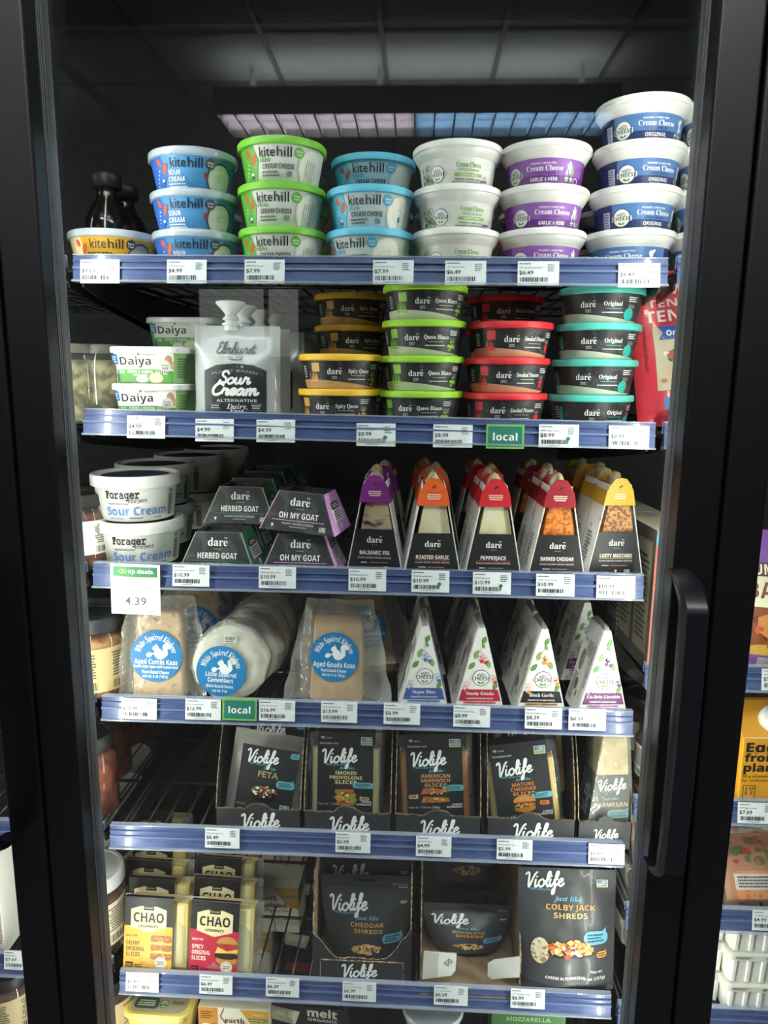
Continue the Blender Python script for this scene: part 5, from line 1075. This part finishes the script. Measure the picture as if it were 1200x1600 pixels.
for K, px, n, nm in ((kt['sour'], 318, 2, 'blue sour cream tub'), (kt['chive'], 452, 2, 'green-lidded chive tub'), (kt['plain'], 585, 2, 'light-blue-lidded plain tub'), (cs['lemon'], 710, 2, 'white lemon dill tub'), (cs['garlic'], 842, 2, 'purple garlic and herb tub'), (cs['orig'], 962, 2, 'dark blue original tub')):
    stack(K, 0, [px]*n, .2, .05, [.3, -.2], nm, 'tubs behind the front stacks', 'the shaded stack behind the front one')
bt = Kind(build_bottle)
bt.put(on(0, 170, .17), 'dark sauce bottle with grey cap standing behind the yellow ricotta tub', 'bottles behind the yellow tub')
bt.put(on(0, 196, .235), 'dark sauce bottle, the one further back, right of the capped bottle behind the yellow tub', 'bottles behind the yellow tub')
# --- second shelf
dy = Kind(build_daiya)
for i in range(2): dy.put(on(1, 243+i*2, .066, i*.0467, 600), level(i, 2)+' chive and onion cream cheese tub of the front pair on the second shelf', 'rounded white tubs', .04-.05*i)
for i in range(3): dy.put(on(1, 296, .19, i*.0467), level(i, 3)+' chive and onion cream cheese tub in the stack behind the spouted pouch', 'rounded white tubs', .02)
sp = Kind(build_spout_pouch)
for i, (px, Y) in enumerate(((371, .045), (390, .1), (416, .165), (437, .225))):
    sp.put(on(1, px, Y, 0, 590), 'silver spouted sour cream pouch, '+('first and fully visible at the front', 'second in line behind the front one', 'third in line, mostly hidden', 'last in line at the back')[i], 'spouted pouches in a line', .02, -.05)
G2 = 'lidded dip tubs'
stack(da['spicy'], 1, [530, 532], .074, .0443, [-.28, .02], 'yellow-lidded spicy queso tub', G2, 'the front pair')
stack(da['spicy'], 1, [547, 548, 549, 549.5], .195, .0443, [0, .1, .2, .05], 'yellow-lidded spicy queso tub', G2, 'the shaded stack behind the front pair')
stack(da['queso'], 1, [659, 660, 661.5, 662.5], .074, .0443, [-.26, .0, -.15, .1], 'green-lidded queso blanco tub', G2, 'the front stack of four')
stack(da['pimento'], 1, [791, 792.5, 795.5], .074, .0443, [-.02, .08, .2], 'red-lidded smoked pimento tub', G2, 'the front stack of three')
stack(da['pimento'], 1, [783, 784, 785, 786], .19, .0443, [0, .1, .2, .12], 'red-lidded smoked pimento tub', G2, 'the dim stack behind the front one')
stack(da['orig'], 1, [925, 928, 930, 932.5], .074, .0443, [.22, -.1, -.05, -.16], 'teal-lidded original dip tub', G2, 'the front stack of four')
# --- third shelf
fo = Kind(build_forager)
for j, (px, Y) in enumerate(((220, .078), (247, .2), (301, .33), (342, .45))):
    for i in range(2): fo.put(on(2, px-(4 if i and j == 0 else 0), Y, i*.0627), level(i, 2)+' white sour cream tub with blue lid disc, '+('front pair on the third shelf', 'pair directly behind the front pair', 'pair in the third row back', 'pair furthest back')[j], 'white sour cream tubs', (.36, .35, -.5, -.9)[j]-.04*i)
gh = Kind(build_goat, 'herb'); go = Kind(build_goat, 'goat')
for i, Y in enumerate((.058, .148, .238, .33)):
    gh.put(on(2, 350+i*22, Y), 'green-ended herbed goat box of the lower layer, '+('at the front', 'second row back', 'third row back', 'at the back')[i], 'herbed goat cheese boxes', -.04)
for i, Y in enumerate((.128, .216, .305, .39)):
    gh.put(on(2, 386+i*17, Y, .0518), 'green-ended herbed goat box of the upper layer, '+('nearest the front', 'second row back', 'third row back', 'furthest back')[i], 'herbed goat cheese boxes', -.05)
p = on(2, 476, .056); go.put(p, 'pink-ended oh my goat box lying flat on the third shelf', 'oh my goat boxes', -.04)
p = on(2, 479, .058, .0556); go.put(p+Vector((0, -.004, .0012)), 'pink-ended oh my goat box tilted on top of its twin', 'oh my goat boxes', -.17, 0, .055)
dw = {k: Kind(build_dwedge, k) for k in DW}
for k, px, Y, n, rz, nm in (('fig', 588, .05, 3, -.03, 'purple-collared balsamic fig wedge'), ('garlic', 675, .032, 4, .03, 'orange-collared roasted garlic wedge'), ('pepper', 768, .034, 4, .03, 'bright-red-collared pepperjack wedge'), ('cheddar', 865, .036, 4, .04, 'dark-red-collared smoked cheddar wedge'), ('mustard', 953, .062, 4, .1, 'yellow-collared lusty mustard wedge')):
    p0 = on(2, px, Y, 0, 850)
    for i in range(n): dw[k].put(p0+Vector((.003*i*(-1 if i % 2 else 1), i*.0535, 0)), nm+', '+('at the front of its line' if i == 0 else '%s in its line, behind the front one' % ORD[i]), 'dark wedges in lines', rz+(.02 if i % 2 else -.01))
# --- fourth shelf
vc, vg, ca = Kind(build_vac, 'cumin'), Kind(build_vac, 'gouda'), Kind(build_camembert)
vc.put(on(3, 252, .04, 0, 1070), 'vacuum-packed aged cumin cheese with a round blue sticker, standing at the front', 'vacuum-packed cheese', .03, -.16)
vc.put(on(3, 300, .125, .004), 'vacuum-packed tan cheese leaning behind the cumin one', 'vacuum-packed cheese', .35, -.3, .12)
vc.put(on(3, 318, .215, .004), 'vacuum-packed tan cheese furthest back on the fourth shelf', 'vacuum-packed cheese', .5, -.3, .2)
for i, (px, Y, rz) in enumerate(((360, .042, 0), (385, .092, -.2), (398, .142, -.35), (410, .2, -.3))):
    ca.put(on(3, px, Y, 0, 1050), 'white camembert wheel in crinkled film, '+('front one with its blue sticker in full view', 'second in the row', 'third in the row', 'last in the row')[i], 'camembert wheels in a row', rz, -.18)
vg.put(on(3, 527, .046, 0, 1070), 'vacuum-packed aged gouda with a round blue sticker in spread film, front', 'vacuum-packed cheese', -.03, -.2)
vg.put(on(3, 580, .118, .013, 1060), 'vacuum-packed gouda behind the front one, mostly hidden', 'vacuum-packed cheese', .3, -.75)
nw = {k: Kind(build_nwedge, k) for k in NW}
for k, px, Y, n, nm in (('blue', 661, .042, 3, 'white super blue wedge with blue band'), ('gouda', 746, .042, 5, 'white smoky gouda wedge with red band'), ('black', 840, .042, 3, 'white black garlic wedge with black band')):
    p0 = on(3, px, Y, 0, 1060)
    for i in range(n): nw[k].put(p0+Vector((-.002*(i % 2), i*.0635, 0)), nm+', '+('at the front' if i == 0 else '%s in its line' % ORD[i]), 'white wedges in lines', .04)
nw['brie'].put(on(3, 933, .042, 0, 1060), 'white unbrie wedge with purple band, at the front', 'white wedges in lines', .07)
nw['brie'].put(on(3, 900, .165, 0, 1060), 'white unbrie wedge with purple band, set back behind the front one', 'white wedges in lines', .12)
nw['brie'].put(on(3, 893, .235, 0, 1060), 'white unbrie wedge, third in its line at the back', 'white wedges in lines', .05)
# --- fifth shelf
def tray_at(px0, px1, hf, hb, Y, lab, sw, rz=0, dp=.15):
    x0, x1 = X(px0, 4, Y, 1280), X(px1, 4, Y, 1280); t = build_tray(x1-x0, dp, hf, hb, sw)
    t.location = (((x0+x1)/2), Y+dp/2, deck(4, 0)+.0003); t.rotation_euler = (0, 0, rz); t['label'] = lab; t['group'] = 'dark display trays'; return t
tr = [tray_at(337, 470, .041, .14, .012, 'dark tray holding the feta packs, leftmost on the fifth shelf', False), tray_at(474, 611, .041, .14, .012, 'dark tray holding the smoked provolone slices', False),
      tray_at(617, 752, .041, .14, .012, 'dark tray holding the american sandwich slices', True), tray_at(761, 900, .041, .14, .012, 'dark tray holding the mature cheddar slices', True), tray_at(904, 989, .041, .14, .012, 'narrow dark tray holding the parmesan wedges, rightmost', True)]
fe = Kind(build_feta); vs_ = {k: Kind(build_vslices, k) for k in VS}; pm = Kind(build_parm)
for i in range(2): fe.put(on(4, (410, 424)[i], .048+i*.05, .002, 1250), ('feta pack leaning in its tray, front', 'feta pack behind the front one, its top showing')[i], 'feta packs', .0, -.12, (.14, .1)[i], (.98, 1, 1.02 if i == 0 else 1.2))
for k, px, rz, ry, nm in (('provolone', 540, 0, 0, 'smoked provolone slices'), ('american', 682, 0, -.05, 'american sandwich slices'), ('cheddar', 826, 0, -.15, 'mature cheddar slices')):
    for i in range(2): vs_[k].put(on(4, px+i*5, .046+i*.045, (.010 if k != 'cheddar' else .002)+(.012 if k != 'cheddar' else .026)*i, 1250), nm+' pack, '+('front one in its tray' if i == 0 else 'the one behind the front pack'), 'dark slice packs', rz, -.14, ry*(1 if i == 0 else .7))
for i in range(3): pm.put(on(4, 946-i*3, .042+i*.044, .002, 1270)+Vector((-.002*i, 0, 0)), 'parmesan wedge in dark sleeve, '+('front one in the narrow tray', 'second one back', 'third one back')[i], 'parmesan wedges', .12, -.06)
# --- sixth shelf
cr, cp = Kind(build_chao, 'creamy'), Kind(build_chao, 'spicy')
for i in range(6): cr.put(on(5, 236+i*1.5, .036+i*.042, .0, 1490)+Vector((.004*(i % 2), 0, 0)), 'creamy original slices pack, yellow card, '+('front one' if i == 0 else ORD[i]+' in its line'), 'slices packs in black and yellow', .0, -.17, .02)
for i in range(3): cp.put(on(5, 337+i*4, .034+i*.05, .0, 1490), 'spicy original slices pack, red card, '+('front one' if i == 0 else ORD[i]+' in its line'), 'slices packs in black and red', -.02, -.17, .03)
p = on(5, 571, .095, 0, 1510); b = build_vbox(); b.location = p; b['label'] = 'dark carton with torn V front holding the cheddar shred bags'; b['group'] = 'shred cartons'
sh = Kind(build_shreds, 'cheddar'); mx = Kind(build_shreds, 'mexican'); cb = Kind(build_shreds, 'colby')
for i in range(3): sh.put(on(5, 573+i*2, .05+i*.042, .004+.018*i, 1470), 'cheddar shreds bag, '+('front one in the torn carton' , 'second one, its top edge showing', 'third one at the back')[i], 'cheddar shred bags', 0, -.1, -.01, (.975, .9, .9))
p = on(5, 727, .1, 0, 1510); b = build_openbox(); b.location = p; b['label'] = 'open brown carton with torn white flaps and few dark bags left'; b['group'] = 'shred cartons'
mx.put(on(5, 729, .085, .004, 1480), 'dark shred bag slumped low in the open carton behind the white flaps', 'bags in the open carton', 0, -.2, 0, (.965, 1, .46))
mx.put(on(5, 723, .15, .06, 1480), 'dark shred bag lying high at the back of the open carton', 'bags in the open carton', .05, -.5, 0, (.95, 1, .8))
cb.put(on(5, 883, .03, 0, 1520), 'colby jack shreds bag standing alone at the right end of the sixth shelf', 'colby jack bags', .0, -.13, -.005, (1, 1, .945))
# --- bottom shelf
bu = Kind(build_butter_tub); ea = Kind(build_carton, 'earth'); me_ = Kind(build_carton, 'melt')
bu.put(on(6, 258, .052), 'yellow square butter tub on the bottom shelf, front', 'butter tubs', -.03); bu.put(on(6, 300, .15), 'yellow square butter tub behind the front one', 'butter tubs', 0)
for i, (px, Y, dz) in enumerate(((374, .045, 0), (385, .2, 0), (428, .2, .0865), (412, .35, 0), (440, .35, .0865))): ea.put(on(6, px, Y, dz), 'cream and orange butter sticks box, '+('front one on the bottom shelf', 'lower one in the second row', 'upper one in the second row', 'lower one at the back', 'upper one at the back')[i], 'butter stick boxes', -.03)
for i, (px, Y, dz) in enumerate(((487, .05, 0), (500, .2, 0), (505, .33, 0))): me_.put(on(6, px, Y, dz), 'dark plant butter box, '+('front one on the bottom shelf', 'second one back, seen through the wires', 'third one back')[i], 'plant butter boxes', -.08+.04*i)
b = build_round_tub(); b.location = on(6, 676, .06); b['label'] = 'round spread tub with clear lid cut off at the bottom edge'
b = build_carton('mozz'); b.location = on(6, 822, .06); b['label'] = 'green mozzarella box cut off at the bottom edge'
# --- bay behind the left door
kj = Kind(build_jar, .036, .1, 'kraut', '#55524c', .012)
for i, (px, py, Y) in enumerate(((118, 640, .03), (165, 640, .05), (196, 640, .16))): p = at(px, py, Y); kj.put((p.x, Y, 1.27+.0198), 'sauerkraut jar behind the left frame, '+('nearest and cut by the frame', 'second one, with a clear side label', 'the one further back')[i], 'pale sauerkraut jars')
ka = Kind(build_jar, .038, .1, 'salsa', '#2a2a2c', .016, (.02, .066), '#e8e6e0')
for i, (px, Y) in enumerate(((138, .05), (150, .14))): p = at(px, 860, Y); ka.put((p.x-.008, Y, 1.073+.0198), 'white-labelled jar with dark lid left of the white sour cream tubs, '+('front one', 'back one')[i], 'white-labelled jars')
rj = Kind(build_jar, .044, .115, 'relish', '#33353a', .02, (.012, .075), '#dcc490')
for i, (px, Y) in enumerate(((158, .056), (182, .16))): p = at(px, 1080, Y); rj.put((p.x-.004, Y, .885+.0198), 'relish jar with dark lid and cream label, '+('front one left of the cumin cheese', 'the one behind it')[i], 'relish jars')
mj = Kind(build_jar, .042, .125, 'kimchi', '#3a3b3e', .02)
for i, (px, Y) in enumerate(((150, .06), (176, .16), (206, .27), (226, .38))): p = at(px, 1280, Y); mj.put((p.x-.006, Y, .69+.0198), 'red kimchi jar with dark lid on the left bay shelf, '+('front one', 'second row', 'third row', 'last row')[i], 'red kimchi jars')
sj = Kind(build_jar, .045, .13, 'salsa', '#d9d9d6', .022, (.02, .088), '#e6ddc0', 'food_jar', .96)
for i, (px, Y) in enumerate(((158, .05), (180, .155), (206, .27), (220, .38))): p = at(px, 1480, Y); sj.put((p.x-.006, Y, .47+.0198), 'brown spread jar with white lid and cream label, '+('front one beside the yellow slices packs', 'second row', 'third row', 'last row')[i], 'white-lidded jars')
cj = Kind(build_jar, .042, .11, 'salsa', '#1d1d1f', .018, (.02, .08), '#c9b48a'); p = at(178, 1600, .05); cj.put((p.x-.004, .05, .312+.02), 'dark-lidded jar at the bottom left, beside the yellow butter tub', 'bottom jars')
p = at(30, 1600, .05); cj.put((p.x-.01, .05, .312+.02), 'jar seen past the left door edge at the bottom', 'bottom jars')
p = at(0, 1480, .04); b = build_carton('leftbox'); b.location = (p.x-.012, .04, .47+.02); b['label'] = 'white carton with green picture at the left edge, above a price tag'
p = at(2, 1590, .05); b = build_carton('teal'); b.location = (p.x-.03, .06, .312+.02); b['label'] = 'dark teal box at the bottom left corner'
struct_shelf = build_shelf(-PITCH, .312, .312, 'blue-railed bottom shelf in the bay behind the left door')
# --- bay behind the right door
for i in range(4): p = at(1090, 400, .09); cs['orig'].put((p.x+.018, .09, RZ[0]+.02+i*.05), level(i, 4)+' cream cheese tub in the stack behind the right frame', 'tubs behind the right frame', -1.2+.2*i)
b = build_tempeh(); p = at(1020, 650, .06); b.location = (p.x+.058, .07, RZ[1]+.028); b.rotation_euler = (-.12, -.1, .05); b['label'] = 'red tempeh bag half hidden by the right frame beside the teal-lidded tubs'
tb = Kind(build_carton, 'tall')
for i, Y in enumerate((.075, .21)): p = at(1012, 1060, .03); tb.put((p.x+.012, Y, RZ[2]+.02), 'tall cream box with coral edge behind the right frame, '+('front one', 'back one')[i], 'tall cream boxes', .05)
b = build_sidebag('bacon'); p = at(1190, 1040, .03); b.location = (p.x+.045, .035, RZ[2]+.021); b.rotation_euler = (-.1, 0, 0); b['label'] = 'purple and cream bag at the right edge above the egg carton'
b = build_carton('egg'); p = at(1150, 1250, -.0); b.location = (p.x+.052, .062, RZ[3]+.02); b.rotation_euler = (0, 0, .06); b['label'] = 'yellow plant-based egg carton with white cap at the right edge'
sb = Kind(build_sidebag, 'sand')
for i in range(3): p = at(1150, 1410, .02); sb.put((p.x+.052+.01*i, .035+.055*i, RZ[4]+.021), 'orange-labelled sandwich pack at the right edge, '+('front one', 'middle one', 'rear one')[i], 'orange-labelled packs', .1, -.55-.1*i)
rt_ = Kind(build_ribbed)
for i in range(3): p = at(1135, 1570, -.0); rt_.put((p.x+.06, .052, RZ[5]+.0203+i*.0505), level(i, 3)+' white ribbed tub in the stack at the right edge', 'white ribbed tubs')
for j, Y in enumerate((.07, .17, .27)):
    for i in range(3): p = at(965, 1570, .07); rt_.put((p.x+.075, Y, RZ[5]+.0203+i*.0505), level(i, 3)+' white ribbed tub behind the right frame, '+('front stack', 'second stack', 'back stack')[j], 'white ribbed tubs', .02)
for i in range(3): p = at(985, 1400, .05); sb.put((p.x+.075, .05+.06*i, RZ[4]+.021), 'orange-labelled pack behind the right frame, '+('front one', 'middle one', 'rear one')[i], 'orange-labelled packs behind the frame', .2, -.3)
for i in range(3): p = at(1000, 1250, .05); ka.put((p.x+.03, .06+.09*i, RZ[3]+.0203), 'dark-lidded jar right of the parmesan tray, '+('front one', 'second row', 'third row')[i], 'jars right of the parmesan tray')
# --- tags and signs
T = price_tag
T(125, 188, 424, '$9.69', 'KITE Ricotta ND', 'price tag reading 9.69 under the yellow ricotta tub'); T(259, 325, 424, '$4.99', 'KITE Sour Cream', 'price tag under the blue sour cream stack'); T(381, 446, 424, '$7.99', 'KITE Chive Cream', 'price tag reading 7.99 under the green chive stack')
T(582, 647, 425, '$7.99', 'KITE Cream Cheese', 'price tag reading 7.99 under the light blue plain stack'); T(693, 762, 426, '$6.49', 'NFC Lemon Cashew', 'price tag reading 6.49 under the white lemon dill stack'); T(807, 875, 427, '$6.49', 'NFC Garlic & Herb Nut', 'price tag reading 6.49 under the purple garlic stack'); T(963, 1034, 430, '$6.49', 'NFC Nut Based Cream', 'price tag reading 6.49 under the dark blue original stack')
T(196, 261, 667, '$4.99', 'DAIYA Cream Cheese', 'price tag reading 4.99 under the rounded white tubs'); T(303, 368, 672, '$4.99', 'ELM Sour Cream', 'price tag reading 4.99 under the silver spouted pouch'); T(400, 462, 673, '$4.99', 'DAIYA Cream Cheese', 'price tag reading 4.99 between the pouch and the yellow lids')
T(556, 619, 679, '$8.99', 'DARE Spicy Queso', 'price tag reading 8.99 with green dot, under the yellow-lidded tubs', 'New Vegan Cheese', True); T(676, 739, 681, '$8.99', 'DARE Queso Blanco', 'price tag reading 8.99 under the green-lidded tubs'); T(840, 906, 681, '$8.99', 'DARE Vegan Pimento', 'price tag reading 8.99 with green dot, right of the local sign', '', True); T(949, 1016, 683, '$8.99', 'DARE Cream Cheese', 'price tag reading 8.99 at the right end of the second rail')
local_sign(789.5, 682, 'green sign reading local under the red-lidded tubs')
coop_sign(208.5, 882)
for a_, b_, y, l, w_, d in ((267, 330, 899, 'DARE Goat Cheese Herb', 'under the herbed goat boxes', 0), (403, 464, 902, 'DARE Plant Based Goat', 'under the oh my goat boxes', 0), (543, 605, 906, 'DARE Balsamic Fig', 'under the balsamic fig wedge', 0), (642, 703, 908, 'DARE Roasted Garlic', 'with green dot, under the roasted garlic wedge', 1), (737, 800, 911, 'DARE Pepperjack', 'with green dot, under the pepperjack wedge', 1), (835, 900, 914, 'DARE Smoked Cheddar', 'under the smoked cheddar wedge', 0), (929, 995, 917, 'DARE Vegan Lusty', 'at the right end of the third rail', 0)): T(a_, b_, y, '$10.99', l, 'price tag reading 10.99 '+w_, '', bool(d))
for a_, b_, y, pr, l, w_ in ((188, 247, 1107, '13.99', 'WSK Cumin gld ball', 'under the cumin cheese pack'), (287, 348, 1108, '16.99', 'WSK Camembert gld', 'left of the lower local sign'), (404, 462, 1110, '16.99', 'WSK Brie gld ball', 'right of the lower local sign'), (500, 560, 1112, '13.99', 'WSK Aged Gouda gld', 'under the aged gouda pack'), (598, 658, 1115, '8.99', 'NUT4CHE Spr Blue OG', 'under the super blue wedge'), (706, 768, 1119, '8.99', 'NUT4CHE Smoky Gouda', 'under the smoky gouda wedge'), (818, 880, 1122, '8.39', 'NUT4CHE Black Garlic', 'under the black garlic wedge'), (885, 950, 1124, '8.39', 'NUT4CHE Unbrie DF', 'under the unbrie wedge')): T(a_, b_, y, '$'+pr, l, 'price tag reading %s %s' % (pr, w_))
local_sign(374, 1109, 'green sign reading local under the camembert wheels')
for a_, b_, y, pr, l, w_ in ((319, 376, 1309, '6.49', 'VIO Just Like Feta', 'under the feta tray'), (522, 581, 1316, '5.99', 'VIO Just Like', 'under the smoked provolone tray'), (648, 707, 1322, '4.99', 'VIO Amer Cheese', 'under the american slices tray'), (774, 834, 1327, '5.99', 'VIO Cheddar Vegan', 'under the mature cheddar tray'), (917, 978, 1334, '6.39', 'VIO Just Like', 'under the parmesan tray')): T(a_, b_, y, '$'+pr, l, 'price tag reading %s %s' % (pr, w_))
for a_, b_, y, pr, l, w_ in ((195, 250, 1534, '6.49', 'FLDRST Orgnl Chao', 'under the yellow creamy slices pack'), (310, 365, 1538, '6.49', 'FLDRST Spicy Chao Slices', 'under the red spicy slices pack'), (414, 469, 1542, '6.39', 'VIO Mozzarella Shreds', 'under the empty wire deck'), (533, 590, 1549, '6.99', 'VIO Just Like Chedd', 'under the torn V carton'), (676, 733, 1555, '6.39', 'VIO Vegan Mexican', 'under the open carton with white flaps'), (796, 853, 1560, '6.99', 'VIO Colby Jack Vegan', 'under the colby jack bag')): T(a_, b_, y, '$'+pr, l, 'price tag reading %s %s' % (pr, w_))
T(1190, 1250, 1062, '$5.99', 'UPTN Bacon', 'price tag at the right edge under the purple bag'); T(1150, 1213, 1270, '$7.69', 'JUST Egg Scramble', 'price tag reading 7.69 under the yellow egg carton'); T(1172, 1235, 1438, '$4.99', 'WSN Baked Tempeh', 'price tag reading 4.99 at the right edge under the orange packs'); T(6, 58, 1500, '$7.69', 'NOOTH Vegan', 'price tag cut by the left door stile, under the white carton')
bpy.data.objects.remove(_tob); bpy.data.curves.remove(_tcu)
